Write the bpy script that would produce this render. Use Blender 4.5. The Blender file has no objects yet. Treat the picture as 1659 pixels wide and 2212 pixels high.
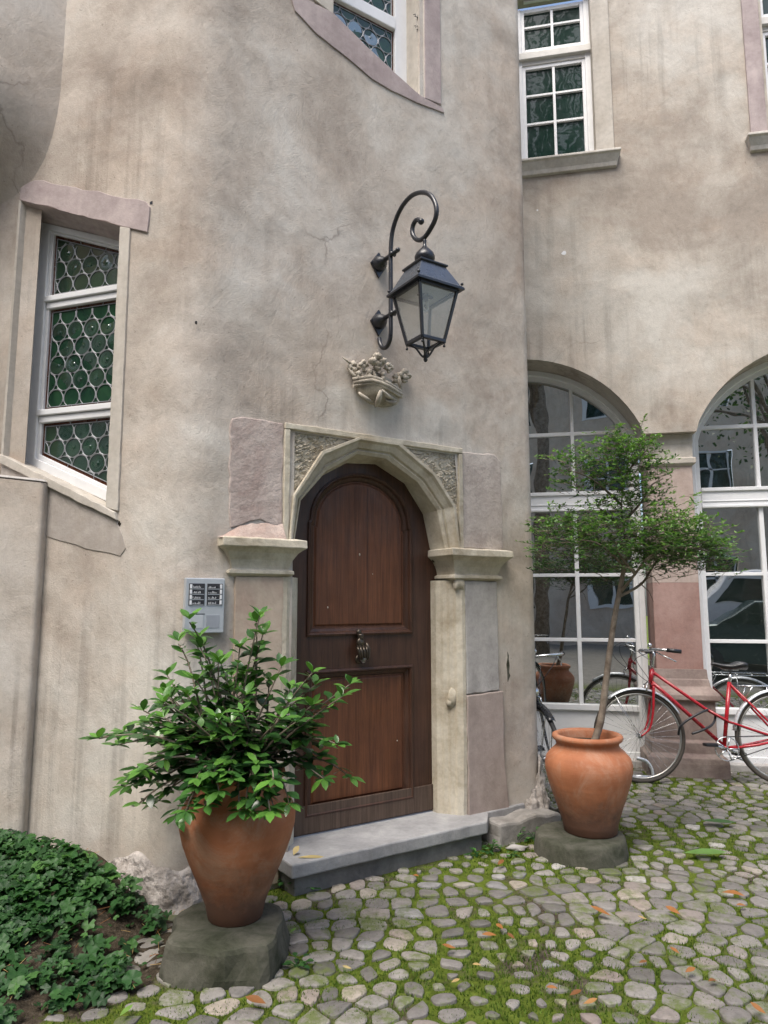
import bpy, bmesh, math, random
from mathutils import Vector, noise
from mathutils.geometry import tessellate_polygon
random.seed(11)
PI=math.pi
C=bpy.context.scene.collection
# ---------------------------------------------------------------- camera model
F=1500.;CX=829.5;CY=1106.;H=1.35;PITCH=math.radians(7.3)
def ray(px,py):
    x=(px-CX)/F;y=-(py-CY)/F
    return Vector((x,math.cos(PITCH)-y*math.sin(PITCH),math.sin(PITCH)+y*math.cos(PITCH)))
def gz(px,py,z=0.):
    r=ray(px,py);t=(z-H)/r.z
    return Vector((r.x*t,r.y*t,z))
def atY(px,py,Y):
    r=ray(px,py);t=Y/r.y
    return Vector((r.x*t,Y,H+r.z*t))
class Plane:
    def __init__(s,P,ang):
        s.P=Vector((P[0],P[1],0));s.w=Vector((math.cos(ang),math.sin(ang),0));s.n=Vector((math.sin(ang),-math.cos(ang),0));s.ang=ang
    def at(s,u,z,off=0.): return s.P+s.w*u+s.n*off+Vector((0,0,z))
    def uv(s,px,py,off=0.):
        r=ray(px,py);B=s.P+s.n*off;t=B.dot(s.n)/r.dot(s.n)
        return ((r*t-B).dot(s.w),H+r.z*t)
# ---------------------------------------------------------------- mesh helpers
class MB:
    def __init__(s): s.v=[];s.f=[];s.t=[];s.sm=[]
    def add(s,vs,fs,tone=.5,smooth=False):
        b=len(s.v);s.v.extend([tuple(v) for v in vs])
        for f in fs: s.f.append([b+i for i in f]);s.t.append(tone);s.sm.append(smooth)
    def box(s,c,sx,sy,sz,ax=None,tone=.5):
        if ax is None: ax=(Vector((1,0,0)),Vector((0,1,0)),Vector((0,0,1)))
        c=Vector(c);vs=[c+ax[0]*(i*sx/2)+ax[1]*(j*sy/2)+ax[2]*(k*sz/2) for k in(-1,1) for j in(-1,1) for i in(-1,1)]
        s.add(vs,[(0,2,3,1),(4,5,7,6),(0,1,5,4),(2,6,7,3),(0,4,6,2),(1,3,7,5)],tone)
    def pbox(s,pl,u0,u1,z0,z1,o0,o1,tone=.5):
        c=pl.at((u0+u1)/2,(z0+z1)/2,(o0+o1)/2)
        s.box(c,abs(u1-u0),abs(o1-o0),abs(z1-z0),(pl.w,pl.n,Vector((0,0,1))),tone)
    def beam(s,a,b,wd,th,side,tone=.5):
        a=Vector(a);b=Vector(b);d=(b-a);L=d.length;d.normalize();sd=Vector(side);sd=(sd-d*sd.dot(d)).normalized();up=d.cross(sd)
        s.box((a+b)/2,L,wd,th,(d,sd,up),tone)
    def tube(s,pts,r,n=8,cap=True,tone=.5,smooth=True,closed=False):
        pts=[Vector(p) for p in pts];m=len(pts)
        if m<2: return
        rs=r if isinstance(r,(list,tuple)) else [r]*m
        vs=[];prev=None
        for i,p in enumerate(pts):
            if closed: t=pts[(i+1)%m]-pts[i-1]
            else: t=pts[min(i+1,m-1)]-pts[max(i-1,0)]
            if t.length<1e-9: t=Vector((0,0,1))
            t.normalize()
            if prev is None:
                a=Vector((0,0,1)) if abs(t.z)<.9 else Vector((1,0,0))
                x=t.cross(a).normalized()
            else:
                x=prev-t*prev.dot(t)
                if x.length<1e-6: x=t.orthogonal()
                x.normalize()
            prev=x;y=t.cross(x)
            for k in range(n):
                a=2*PI*k/n;vs.append(p+(x*math.cos(a)+y*math.sin(a))*rs[i])
        fs=[]
        for i in range(m if closed else m-1):
            j=(i+1)%m
            for k in range(n):
                k2=(k+1)%n;fs.append((i*n+k,i*n+k2,j*n+k2,j*n+k))
        if cap and not closed:
            fs.append(tuple(range(n-1,-1,-1)));fs.append(tuple((m-1)*n+k for k in range(n)))
        s.add(vs,fs,tone,smooth)
    def lathe(s,c,prof,n=32,ax=(0,0,1),tone=.5,smooth=True,wob=0.):
        c=Vector(c);ax=Vector(ax).normalized()
        x=Vector((1,0,0)) if abs(ax.x)<.9 else Vector((0,1,0))
        x=(x-ax*x.dot(ax)).normalized();y=ax.cross(x)
        vs=[]
        for (r,z) in prof:
            for k in range(n):
                a=2*PI*k/n
                rr=r*(1+wob*noise.noise(Vector((math.cos(a)*1.5,math.sin(a)*1.5,z*4))))
                vs.append(c+ax*z+(x*math.cos(a)+y*math.sin(a))*rr)
        fs=[(i*n+k,i*n+(k+1)%n,(i+1)*n+(k+1)%n,(i+1)*n+k) for i in range(len(prof)-1) for k in range(n)]
        s.add(vs,fs,tone,smooth)
    def sphere(s,c,rx,ry=None,rz=None,n=14,m=9,tone=.5,rough=0.,seed=0,ax=None,sc=6.):
        ry=ry or rx;rz=rz or rx;c=Vector(c)
        if ax is None: ax=(Vector((1,0,0)),Vector((0,1,0)),Vector((0,0,1)))
        vs=[];fs=[]
        for i in range(m+1):
            th=PI*i/m
            for k in range(n):
                ph=2*PI*k/n
                q=Vector((math.sin(th)*math.cos(ph),math.sin(th)*math.sin(ph),math.cos(th)))
                d=1+(rough*noise.noise(q*sc*.3+Vector((seed*3.1,seed*1.7,0)))*2 if rough else 0)
                vs.append(c+ax[0]*q.x*rx*d+ax[1]*q.y*ry*d+ax[2]*q.z*rz*d)
        for i in range(m):
            for k in range(n):
                k2=(k+1)%n;fs.append((i*n+k,(i+1)*n+k,(i+1)*n+k2,i*n+k2))
        s.add(vs,fs,tone,True)
    def loft(s,rows,closed=False,tone=.5,smooth=False):
        n=len(rows[0]);vs=[p for r in rows for p in r];fs=[]
        for i in range(len(rows)-1):
            for k in range(n if closed else n-1):
                k2=(k+1)%n;fs.append((i*n+k,i*n+k2,(i+1)*n+k2,(i+1)*n+k))
        s.add(vs,fs,tone,smooth)
    def prism(s,lo,hi,tone=.5,caps=True):
        n=len(lo);vs=list(lo)+list(hi);fs=[(i,(i+1)%n,n+(i+1)%n,n+i) for i in range(n)]
        if caps: fs.append(tuple(range(n,2*n)));fs.append(tuple(range(n-1,-1,-1)))
        s.add(vs,fs,tone)
    def build(s,name,mat,parent=None,bevel=0,seg=2,recalc=True):
        me=bpy.data.meshes.new(name);me.from_pydata(s.v,[],s.f)
        me.polygons.foreach_set('use_smooth',s.sm)
        at=me.attributes.new('tone','FLOAT','FACE');at.data.foreach_set('value',s.t)
        if recalc and len(s.f)<60000:
            bm=bmesh.new();bm.from_mesh(me);bmesh.ops.recalc_face_normals(bm,faces=bm.faces);bm.to_mesh(me);bm.free()
        me.validate();me.update()
        if mat: me.materials.append(mat)
        o=bpy.data.objects.new(name,me);C.objects.link(o)
        if parent is not None:
            o.parent=parent
            M=parent.matrix_basis.copy();q=parent
            if q.parent is not None: M=q.parent.matrix_basis@q.matrix_parent_inverse@M
            o.matrix_parent_inverse=M.inverted()
        if bevel:
            b=o.modifiers.new('bevel','BEVEL');b.width=bevel;b.segments=seg;b.limit_method='ANGLE';b.angle_limit=math.radians(32)
        return o
def thing(name,label,cat,loc=(0,0,0),group=None,kind=None):
    o=bpy.data.objects.new(name,None);C.objects.link(o);o.location=loc;o.empty_display_size=.1
    return tag(o,label,cat,group,kind)
def tag(o,label,cat,group=None,kind=None):
    o['label']=label;o['category']=cat
    if group:o['group']=group
    if kind:o['kind']=kind
    return o
def ngon_holes(mb,pl,outer,holes,off,tone=.5):
    polys=[[Vector((u,z,0)) for u,z in outer]]+[[Vector((u,z,0)) for u,z in h] for h in holes]
    flat=[p for q in polys for p in q]
    tris=tessellate_polygon(polys)
    mb.add([pl.at(p.x,p.y,off) for p in flat],[tuple(t) for t in tris],tone)
def inset(poly,d):
    n=len(poly);A=sum(poly[i][0]*poly[(i+1)%n][1]-poly[(i+1)%n][0]*poly[i][1] for i in range(n))
    sg=1 if A>0 else -1;out=[]
    for i in range(n):
        p0=Vector(poly[i-1]);p1=Vector(poly[i]);p2=Vector(poly[(i+1)%n])
        a=(p1-p0).normalized();b=(p2-p1).normalized()
        na=Vector((-a.y,a.x))*sg;nb=Vector((-b.y,b.x))*sg
        m=na+nb
        if m.length<1e-6: m=na
        k=d/max(.35,(m.length**2)/2)
        q=p1+m*k;out.append((q.x,q.y))
    return out
def roughpoly(poly,step=.05,amp=.004,seed=0):
    out=[];n=len(poly)
    for i in range(n):
        a=Vector(poly[i]);b=Vector(poly[(i+1)%n]);L=(b-a).length;m=max(1,int(L/step));d=(b-a).normalized();nn=Vector((-d.y,d.x))
        for k in range(m):
            p=a+(b-a)*k/m
            q=noise.noise(Vector((p.x*14+seed,p.y*14,seed*2.3)))*amp*2
            p=p+nn*q if k else p-(nn*abs(q)*.5)
            out.append((p.x,p.y))
    return out
def slab(pl,poly,o0,o1,name,mat,parent,bevel=.006,rough=.004,seed=0,step=.05):
    if rough: poly=roughpoly(poly,step,rough,seed)
    mb=MB();mb.prism([pl.at(u,z,o0) for u,z in poly],[pl.at(u,z,o1) for u,z in poly])
    return mb.build(name,mat,parent,bevel)
def inpoly(p,poly):
    x,y=p;c=False;n=len(poly)
    for i in range(n):
        x1,y1=poly[i];x2,y2=poly[i-1]
        if (y1>y)!=(y2>y) and x<(x2-x1)*(y-y1)/(y2-y1)+x1: c=not c
    return c
# ---------------------------------------------------------------- materials
def newmat(name):
    m=bpy.data.materials.new(name);m.use_nodes=True;nt=m.node_tree
    return m,nt,nt.nodes['Principled BSDF'],nt.nodes['Material Output']
def N(nt,t,**k):
    n=nt.nodes.new(t)
    for a,b in k.items(): setattr(n,a,b)
    return n
def coord(nt,scale=(1,1,1),out='Object'):
    tc=N(nt,'ShaderNodeTexCoord');mp=N(nt,'ShaderNodeMapping');mp.inputs['Scale'].default_value=scale
    nt.links.new(tc.outputs[out],mp.inputs['Vector']);return mp.outputs['Vector']
def nz(nt,vec,scale,detail=4,rough=.55,dist=0.):
    n=N(nt,'ShaderNodeTexNoise');n.inputs['Scale'].default_value=scale;n.inputs['Detail'].default_value=detail
    n.inputs['Roughness'].default_value=rough;n.inputs['Distortion'].default_value=dist
    nt.links.new(vec,n.inputs['Vector']);return n.outputs['Fac']
def ramp(nt,fac,stops):
    r=N(nt,'ShaderNodeValToRGB');e=r.color_ramp.elements
    while len(e)<len(stops): e.new(.5)
    for i,(p,c) in enumerate(stops):
        e[i].position=p;e[i].color=(c,c,c,1) if isinstance(c,(int,float)) else (*c,1)
    nt.links.new(fac,r.inputs['Fac']);return r.outputs['Color']
def mixc(nt,fac,a,b,mode='MIX'):
    m=N(nt,'ShaderNodeMix',data_type='RGBA',blend_type=mode)
    for s,v in ((0,fac),(6,a),(7,b)):
        if isinstance(v,(int,float)): m.inputs[s].default_value=v
        elif isinstance(v,tuple): m.inputs[s].default_value=(*v,1)
        else: nt.links.new(v,m.inputs[s])
    return m.outputs[2]
def bump(nt,bs,fac,dist,strength=1.,prev=None):
    b=N(nt,'ShaderNodeBump');b.inputs['Distance'].default_value=dist;b.inputs['Strength'].default_value=strength
    nt.links.new(fac,b.inputs['Height'])
    if prev is not None: nt.links.new(prev,b.inputs['Normal'])
    nt.links.new(b.outputs['Normal'],bs.inputs['Normal']);return b.outputs['Normal']
def m_plaster(name,c1,c2,c3,streak=.5,pink=(1.015,.98,.955)):
    m,nt,bs,_=newmat(name);v=coord(nt)
    col=ramp(nt,nz(nt,v,.8,6,.68,.3),[(.36,c1),(.5,c2),(.62,c3)])
    pk=ramp(nt,nz(nt,coord(nt,(1,1,1.3)),1.7,5,.6,.2),[(.5,0.),(.62,1.)]);col=mixc(nt,pk,col,mixc(nt,1.,col,pink,'MULTIPLY'))
    pa=ramp(nt,nz(nt,v,3.2,8,.74,.2),[(.33,.80),(.5,1.),(.66,1.08)]);col=mixc(nt,.7,col,pa,'MULTIPLY')
    # rain runs, only in some zones
    st=ramp(nt,nz(nt,coord(nt,(6,6,.22)),2.2,5,.6),[(.36,.70),(.50,1.)])
    zn=ramp(nt,nz(nt,v,.7,3,.5),[(.45,0.),(.62,1.)]);sf=mixc(nt,1.,zn,(streak,streak,streak),'MULTIPLY')
    col=mixc(nt,sf,col,mixc(nt,1.,col,st,'MULTIPLY'))
    # patched repairs with a definite edge
    rp_=ramp(nt,nz(nt,v,.62,4,.55,.8),[(.585,0.),(.60,1.)]);col=mixc(nt,mixc(nt,1.,rp_,(.55,.55,.55),'MULTIPLY'),col,mixc(nt,1.,col,(1.09,1.09,1.10),'MULTIPLY'))
    sp=ramp(nt,nz(nt,v,38,4,.75),[(.3,.88),(.55,1.),(.75,1.06)]);col=mixc(nt,.8,col,sp,'MULTIPLY')
    pit=ramp(nt,nz(nt,v,55,2,.5),[(.25,.6),(.30,1.)]);col=mixc(nt,.7,col,pit,'MULTIPLY')
    # hairline cracks
    ns=N(nt,'ShaderNodeTexNoise');ns.inputs['Scale'].default_value=3.5;ns.inputs['Detail'].default_value=5;nt.links.new(v,ns.inputs['Vector'])
    vo=N(nt,'ShaderNodeTexVoronoi',feature='DISTANCE_TO_EDGE');vo.inputs['Scale'].default_value=.9;nt.links.new(mixc(nt,.35,v,ns.outputs['Color']),vo.inputs['Vector'])
    ck=ramp(nt,vo.outputs['Distance'],[(0.,1.),(.006,0.)]);cm=ramp(nt,nz(nt,v,1.3,3,.5),[(.58,0.),(.68,.5)])
    ckm=mixc(nt,1.,ck,cm,'MULTIPLY');col=mixc(nt,ckm,col,(.16,.13,.11))
    nt.links.new(col,bs.inputs['Base Color']);bs.inputs['Roughness'].default_value=.92;bs.inputs['Specular IOR Level'].default_value=.2
    b1=bump(nt,bs,nz(nt,v,1.6,3,.5,.2),.06,.5);b2=bump(nt,bs,nz(nt,coord(nt,(1,1,.6)),11,4,.55,.9),.007,.7,b1);bump(nt,bs,nz(nt,v,120,3,.65),.0022,.9,b2)
    return m
def m_stone(name,c1,c2,sc=5,bd=.006,rough=.85,crack=0.,spec=.25):
    m,nt,bs,_=newmat(name);v=coord(nt)
    col=ramp(nt,nz(nt,v,sc,6,.65,.5),[(.34,c1),(.62,c2)])
    col=mixc(nt,.6,col,ramp(nt,nz(nt,v,sc*9,4,.7),[(.3,.78),(.55,1.),(.75,1.1)]),'MULTIPLY')
    v2=coord(nt,(5,5,.6));col=mixc(nt,.45,col,ramp(nt,nz(nt,v2,2.,4,.6),[(.35,.75),(.6,1.05)]),'MULTIPLY')
    nt.links.new(col,bs.inputs['Base Color']);bs.inputs['Roughness'].default_value=rough;bs.inputs['Specular IOR Level'].default_value=spec
    b=bump(nt,bs,nz(nt,v,sc*3,5,.65),bd,.7);b=bump(nt,bs,nz(nt,v,90,3,.6),.0015,.7,b)
    if crack:
        vo=N(nt,'ShaderNodeTexVoronoi',feature='DISTANCE_TO_EDGE');vo.inputs['Scale'].default_value=16
        mp=N(nt,'ShaderNodeMapping');mp.inputs['Scale'].default_value=(1,1,1.6);
        ns=N(nt,'ShaderNodeTexNoise');ns.inputs['Scale'].default_value=9;nt.links.new(v,ns.inputs['Vector'])
        ad=mixc(nt,.12,v,ns.outputs['Color']);nt.links.new(ad,mp.inputs['Vector']);nt.links.new(mp.outputs[0],vo.inputs['Vector'])
        r=ramp(nt,vo.outputs['Distance'],[(.0,0.),(.1,.8),(.4,1.)]);bump(nt,bs,r,.014*crack,1.,b)
    return m
def m_plain(name,col,rough=.5,metal=0.,var=.12,spec=.5,bd=.0,sc=14):
    m,nt,bs,_=newmat(name);v=coord(nt)
    c=mixc(nt,var*3,col,ramp(nt,nz(nt,v,sc,5,.65),[(.3,.6),(.55,1.),(.8,1.15)]),'MULTIPLY')
    nt.links.new(c,bs.inputs['Base Color']);bs.inputs['Metallic'].default_value=metal;bs.inputs['Specular IOR Level'].default_value=spec
    r=ramp(nt,nz(nt,v,sc*1.7,3,.6),[(.3,max(0,rough-.1)),(.7,min(1,rough+.12))]);nt.links.new(r,bs.inputs['Roughness'])
    if bd: bump(nt,bs,nz(nt,v,sc*4,3,.6),bd,.6)
    return m
def m_glass(name,col,refl=.35,rough=.02,wav=.0015,wsc=3.,var=None):
    m,nt,bs,out=newmat(name);v=coord(nt)
    bs.inputs['Roughness'].default_value=.12;bs.inputs['Specular IOR Level'].default_value=.15
    if var: nt.links.new(ramp(nt,nz(nt,v,7,3,.6,1.),[(.35,col),(.65,var)]),bs.inputs['Base Color'])
    else: bs.inputs['Base Color'].default_value=(*col,1)
    g=N(nt,'ShaderNodeBsdfGlossy');g.inputs['Roughness'].default_value=rough;g.inputs['Color'].default_value=(.92,.95,.95,1)
    mx=N(nt,'ShaderNodeMixShader');fr=N(nt,'ShaderNodeLayerWeight');fr.inputs['Blend'].default_value=.35
    ma=N(nt,'ShaderNodeMath',operation='MULTIPLY_ADD');nt.links.new(fr.outputs['Fresnel'],ma.inputs[0]);ma.inputs[1].default_value=.25;ma.inputs[2].default_value=refl
    nt.links.new(ma.outputs[0],mx.inputs[0]);nt.links.new(bs.outputs[0],mx.inputs[1]);nt.links.new(g.outputs[0],mx.inputs[2]);nt.links.new(mx.outputs[0],out.inputs[0])
    b=N(nt,'ShaderNodeBump');b.inputs['Distance'].default_value=wav;b.inputs['Strength'].default_value=1.
    nt.links.new(nz(nt,v,wsc,2,.4),b.inputs['Height']);nt.links.new(b.outputs[0],g.inputs['Normal'])
    return m
def m_leaf(name,dark,mid,light,rough=.35,tr=.25,spec=.5):
    m,nt,bs,out=newmat(name)
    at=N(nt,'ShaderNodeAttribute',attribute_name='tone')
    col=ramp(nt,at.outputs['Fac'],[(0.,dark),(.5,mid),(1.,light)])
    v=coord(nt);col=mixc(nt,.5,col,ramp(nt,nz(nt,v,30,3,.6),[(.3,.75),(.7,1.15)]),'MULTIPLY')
    nt.links.new(col,bs.inputs['Base Color']);bs.inputs['Roughness'].default_value=rough;bs.inputs['Specular IOR Level'].default_value=spec
    t=N(nt,'ShaderNodeBsdfTranslucent');nt.links.new(mixc(nt,1.,col,(1.3,1.5,.7),'MULTIPLY'),t.inputs['Color'])
    mx=N(nt,'ShaderNodeMixShader');mx.inputs[0].default_value=tr;nt.links.new(bs.outputs[0],mx.inputs[1]);nt.links.new(t.outputs[0],mx.inputs[2]);nt.links.new(mx.outputs[0],out.inputs[0])
    return m
def m_wood(name,c1,c2,rough=.42):
    m,nt,bs,_=newmat(name);v=coord(nt,(14,14,.7))
    col=ramp(nt,nz(nt,v,3.,6,.65,.8),[(.3,c1),(.68,c2)])
    v1=coord(nt,(60,60,1.5));col=mixc(nt,.6,col,ramp(nt,nz(nt,v1,3,3,.6),[(.3,.68),(.6,1.05)]),'MULTIPLY')
    v3=coord(nt);col=mixc(nt,.6,col,ramp(nt,nz(nt,v3,2.5,5,.65),[(.3,.62),(.6,1.08)]),'MULTIPLY')
    nt.links.new(col,bs.inputs['Base Color']);bs.inputs['Specular IOR Level'].default_value=.4
    nt.links.new(ramp(nt,nz(nt,v3,6,4,.6),[(.3,rough-.08),(.7,rough+.22)]),bs.inputs['Roughness'])
    bump(nt,bs,nz(nt,v1,4,3,.6),.0012,.7);return m
PL=m_plaster('plaster_beige',(.335,.285,.24),(.475,.425,.37),(.575,.545,.495),.8)
PL2=m_plaster('plaster_grey',(.345,.30,.255),(.475,.435,.38),(.54,.515,.465),.7)
PLB=m_plaster('plaster_brown',(.40,.345,.29),(.49,.44,.385),(.55,.515,.47),.9)
S_CREAM=m_stone('stone_cream',(.40,.345,.255),(.60,.555,.455),5,.008)
S_PINK=m_stone('stone_pink',(.40,.345,.31),(.51,.455,.41),6,.01)
S_PINKR=m_stone('stone_pink_worn',(.38,.30,.27),(.52,.45,.41),6,.012,.9,0)
S_SPAN=m_stone('stone_flaked_cream',(.46,.40,.30),(.58,.53,.43),9,.012,.9,.5)
S_GREY=m_stone('stone_grey',(.34,.325,.31),(.47,.45,.43),5,.005)
S_MAUVE=m_stone('stone_mauve',(.335,.275,.27),(.47,.40,.385),3,.004)
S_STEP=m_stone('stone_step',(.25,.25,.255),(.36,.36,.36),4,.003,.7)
S_RUB=m_stone('stone_rubble',(.24,.215,.19),(.50,.46,.43),14,.02,.95,.0)
S_PED=m_stone('stone_mossy',(.035,.040,.024),(.105,.102,.082),6,.008,.95)
S_TRIM=m_stone('stone_trim_pale',(.44,.40,.345),(.53,.495,.44),3,.003)
S_TRIMG=m_stone('stone_apron',(.36,.32,.28),(.46,.42,.385),3,.004)
S_SILL=m_stone('stone_sill',(.50,.46,.41),(.60,.57,.52),4,.003)
S_COLP=m_stone('sandstone_pillar',(.30,.18,.155),(.38,.255,.225),3,.003)
S_CARV=m_stone('stone_carved',(.27,.24,.20),(.56,.51,.43),12,.008,.9)
PAINT=m_plain('white_paint',(.74,.75,.76),.4,0,.05)
PAINTG=m_plain('offwhite_paint',(.60,.585,.55),.55,0,.08)
WOOD=m_wood('door_wood_dark',(.036,.017,.011),(.082,.038,.023),.38)
WOODP=m_wood('door_wood_panel',(.070,.025,.011),(.160,.060,.026),.42)
IRON=m_plain('black_iron',(.014,.016,.022),.36,0,.1,.6)
IRONB=m_plain('lantern_roof_metal',(.09,.105,.13),.3,.5,.1,.6)  # bluish sky reflection mixed into the roof's base colour
LEAD=m_plain('lead_came',(.31,.32,.34),.45,.4,.1)
G_LEAD=m_glass('crown_glass_green',(.008,.028,.018),.03,.12,.003,9,(.02,.06,.03))
G_AMB=m_plain('amber_border_glass',(.07,.022,.010),.25,0,.2)
G_WIN=m_glass('window_glass',(.016,.020,.018),.52,.01,.0022,2.)
G_WINU=m_glass('window_glass_upper',(.005,.024,.017),.02,.015,.004,2.6,(.020,.040,.034))
TERRA=None
def m_terra():
    m,nt,bs,_=newmat('terracotta');v=coord(nt)
    col=ramp(nt,nz(nt,v,4,5,.6,.5),[(.35,(.31,.108,.048)),(.65,(.44,.175,.085))])
    v2=coord(nt,(1,1,18));col=mixc(nt,.35,col,ramp(nt,nz(nt,v2,2.5,2,.5),[(.35,.8),(.65,1.08)]),'MULTIPLY')
    bloom=ramp(nt,nz(nt,v,5,8,.8,.6),[(.47,0.),(.64,.65)]);col=mixc(nt,bloom,col,(.42,.26,.18))
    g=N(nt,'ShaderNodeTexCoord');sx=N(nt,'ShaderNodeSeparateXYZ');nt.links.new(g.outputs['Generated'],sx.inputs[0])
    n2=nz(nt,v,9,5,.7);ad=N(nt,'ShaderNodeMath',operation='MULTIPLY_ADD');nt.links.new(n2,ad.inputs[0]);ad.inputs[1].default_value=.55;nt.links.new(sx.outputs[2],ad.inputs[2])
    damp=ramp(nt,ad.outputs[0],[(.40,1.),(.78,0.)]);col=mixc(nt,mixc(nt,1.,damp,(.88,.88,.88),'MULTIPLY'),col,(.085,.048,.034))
    nt.links.new(col,bs.inputs['Base Color']);bs.inputs['Roughness'].default_value=.72;bs.inputs['Specular IOR Level'].default_value=.35
    b=bump(nt,bs,nz(nt,v2,3,2,.5),.0015,.6);bump(nt,bs,nz(nt,v,60,3,.6),.0012,.6,b);return m
TERRA=m_terra()
BARK=m_stone('bark',(.13,.10,.075),(.27,.225,.18),14,.004,.9)
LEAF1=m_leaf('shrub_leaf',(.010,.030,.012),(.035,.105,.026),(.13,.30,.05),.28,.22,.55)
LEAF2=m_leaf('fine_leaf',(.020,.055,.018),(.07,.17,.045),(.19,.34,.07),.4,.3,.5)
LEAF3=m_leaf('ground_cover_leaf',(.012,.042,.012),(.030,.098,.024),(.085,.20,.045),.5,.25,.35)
LEAF4=m_leaf('tree_leaf',(.012,.03,.012),(.035,.075,.025),(.08,.14,.04),.5,.25,.3)
DRY=m_leaf('dry_leaf',(.13,.055,.022),(.34,.145,.045),(.46,.36,.16),.6,.15,.3)
MOSSB=m_leaf('moss_blades',(.040,.070,.012),(.085,.15,.022),(.17,.25,.05),.8,.3,.1)
def m_ground():
    m,nt,bs,_=newmat('moss_and_soil');v=coord(nt)
    at=N(nt,'ShaderNodeAttribute',attribute_name='soil');a2=N(nt,'ShaderNodeAttribute',attribute_name='far')
    moss=ramp(nt,nz(nt,v,16,6,.7),[(.3,(.045,.060,.010)),(.55,(.105,.145,.020)),(.8,(.17,.21,.045))])
    soil=ramp(nt,nz(nt,v,34,6,.75),[(.3,(.035,.027,.019)),(.55,(.095,.08,.06)),(.78,(.22,.19,.155))])
    f=ramp(nt,nz(nt,v,2.3,7,.75),[(.38,0.),(.48,1.)])
    col=mixc(nt,f,soil,moss)
    n2=N(nt,'ShaderNodeMath',operation='MULTIPLY_ADD');nt.links.new(nz(nt,v,7,5,.7),n2.inputs[0]);n2.inputs[1].default_value=.9;nt.links.new(at.outputs['Fac'],n2.inputs[2])
    sm=ramp(nt,n2.outputs[0],[(.80,0.),(1.0,1.)])
    ds=ramp(nt,nz(nt,v,42,6,.78),[(.3,(.020,.016,.011)),(.55,(.07,.056,.04)),(.72,(.16,.135,.11)),(.8,(.30,.27,.23))])
    col=mixc(nt,sm,col,ds)
    fc=ramp(nt,nz(nt,v,6,6,.7),[(.3,(.16,.15,.13)),(.7,(.28,.265,.24))]);col=mixc(nt,a2.outputs['Fac'],col,fc)
    nt.links.new(col,bs.inputs['Base Color']);bs.inputs['Roughness'].default_value=.97;bs.inputs['Specular IOR Level'].default_value=.1
    b=bump(nt,bs,nz(nt,v,30,6,.7),.02,.9);bump(nt,bs,nz(nt,v,180,3,.7),.004,.8,b);return m
GROUND=m_ground()
def m_soil():
    m,nt,bs,_=newmat('dark_soil');v=coord(nt)
    soil=ramp(nt,nz(nt,v,38,6,.75),[(.3,(.022,.017,.012)),(.55,(.075,.060,.045)),(.75,(.20,.17,.14))])
    nt.links.new(soil,bs.inputs['Base Color']);bs.inputs['Roughness'].default_value=.97;bs.inputs['Specular IOR Level'].default_value=.1
    b=bump(nt,bs,nz(nt,v,40,6,.75),.02,.9);return m
SOIL=m_soil()
def m_cobble():
    m,nt,bs,_=newmat('cobble_stone');v=coord(nt)
    at=N(nt,'ShaderNodeAttribute',attribute_name='tone')
    col=ramp(nt,at.outputs['Fac'],[(0.,(.115,.11,.10)),(.25,(.18,.168,.158)),(.45,(.26,.245,.225)),(.6,(.235,.195,.175)),(.75,(.34,.30,.245)),(.9,(.20,.198,.20)),(1.,(.40,.385,.36))])
    col=mixc(nt,.8,col,ramp(nt,nz(nt,v,28,6,.7),[(.3,.62),(.55,1.),(.8,1.15)]),'MULTIPLY')
    ms=ramp(nt,nz(nt,v,5,8,.82),[(.50,0.),(.61,.9)]);col=mixc(nt,ms,col,(.095,.125,.028))
    dt=ramp(nt,nz(nt,v,13,6,.8,.4),[(.56,0.),(.7,.6)]);col=mixc(nt,dt,col,(.10,.085,.065))
    nt.links.new(col,bs.inputs['Base Color']);bs.inputs['Specular IOR Level'].default_value=.45
    nt.links.new(ramp(nt,nz(nt,v,20,3,.6),[(.3,.48),(.7,.75)]),bs.inputs['Roughness'])
    b=bump(nt,bs,nz(nt,v,35,5,.6),.006,.8);bump(nt,bs,nz(nt,v,160,3,.6),.0012,.7,b);return m
COBBLE=m_cobble()

# ================================================================ PLANES
A=gz(640,1810,.15);B=gz(942,1750,.15);angD=math.atan2(B.y-A.y,B.x-A.x)
D=Plane(A,angD);FW=.16;DW=(B-A).xy.length           # door plane; tower face stands FW in front
cu,_=D.uv(385,1300,FW)
Cn=D.at(cu,0,FW);angL=math.radians(-18);L=Plane(Cn,angL)   # left face, u negative to the left
RB0=gz(1480,1677);angR=math.radians(-11.2);R=Plane(RB0,angR)
tr_u=1.556                                                  # right edge of the tower face
ZT=7.2
# ================================================================ TOWER
tower=thing('stair_tower','beige plastered stair tower with the carved arched doorway and brown door','tower',D.at(.45,0,FW))
def Z2(zx,zy): return (553+.2778*zx,.2778*zy)
def Z4(zx,zy): return (442.4+.4667*zx,857.2+.4667*zy)
# --- holes
doorhole=[(-.11,0.),(-.11,1.62),(-.02,2.0),(.2,2.2),(.66,2.2),(.92,1.98),(.995,1.62),(.995,0.)]
doorhole=[(-.12,.02),(-.12,1.66),(-.12,2.22),(.93,2.22),(.98,1.66),(.98,.02)]
up_edge=[D.uv(*Z2(*p),FW) for p in [(455,40),(600,110),(860,370),(1130,620),(1280,752)]]
urx=D.uv(*Z2(1275,700),FW)[0]
uph=[(up_edge[0][0],up_edge[0][1])]+up_edge[1:-1]+[(urx,up_edge[-1][1]),(urx,6.6),(up_edge[0][0],6.6)]
lwh=[(-1.085,3.522),(-.424,3.255),(-.424,1.80),(-1.085,2.10)]
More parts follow.
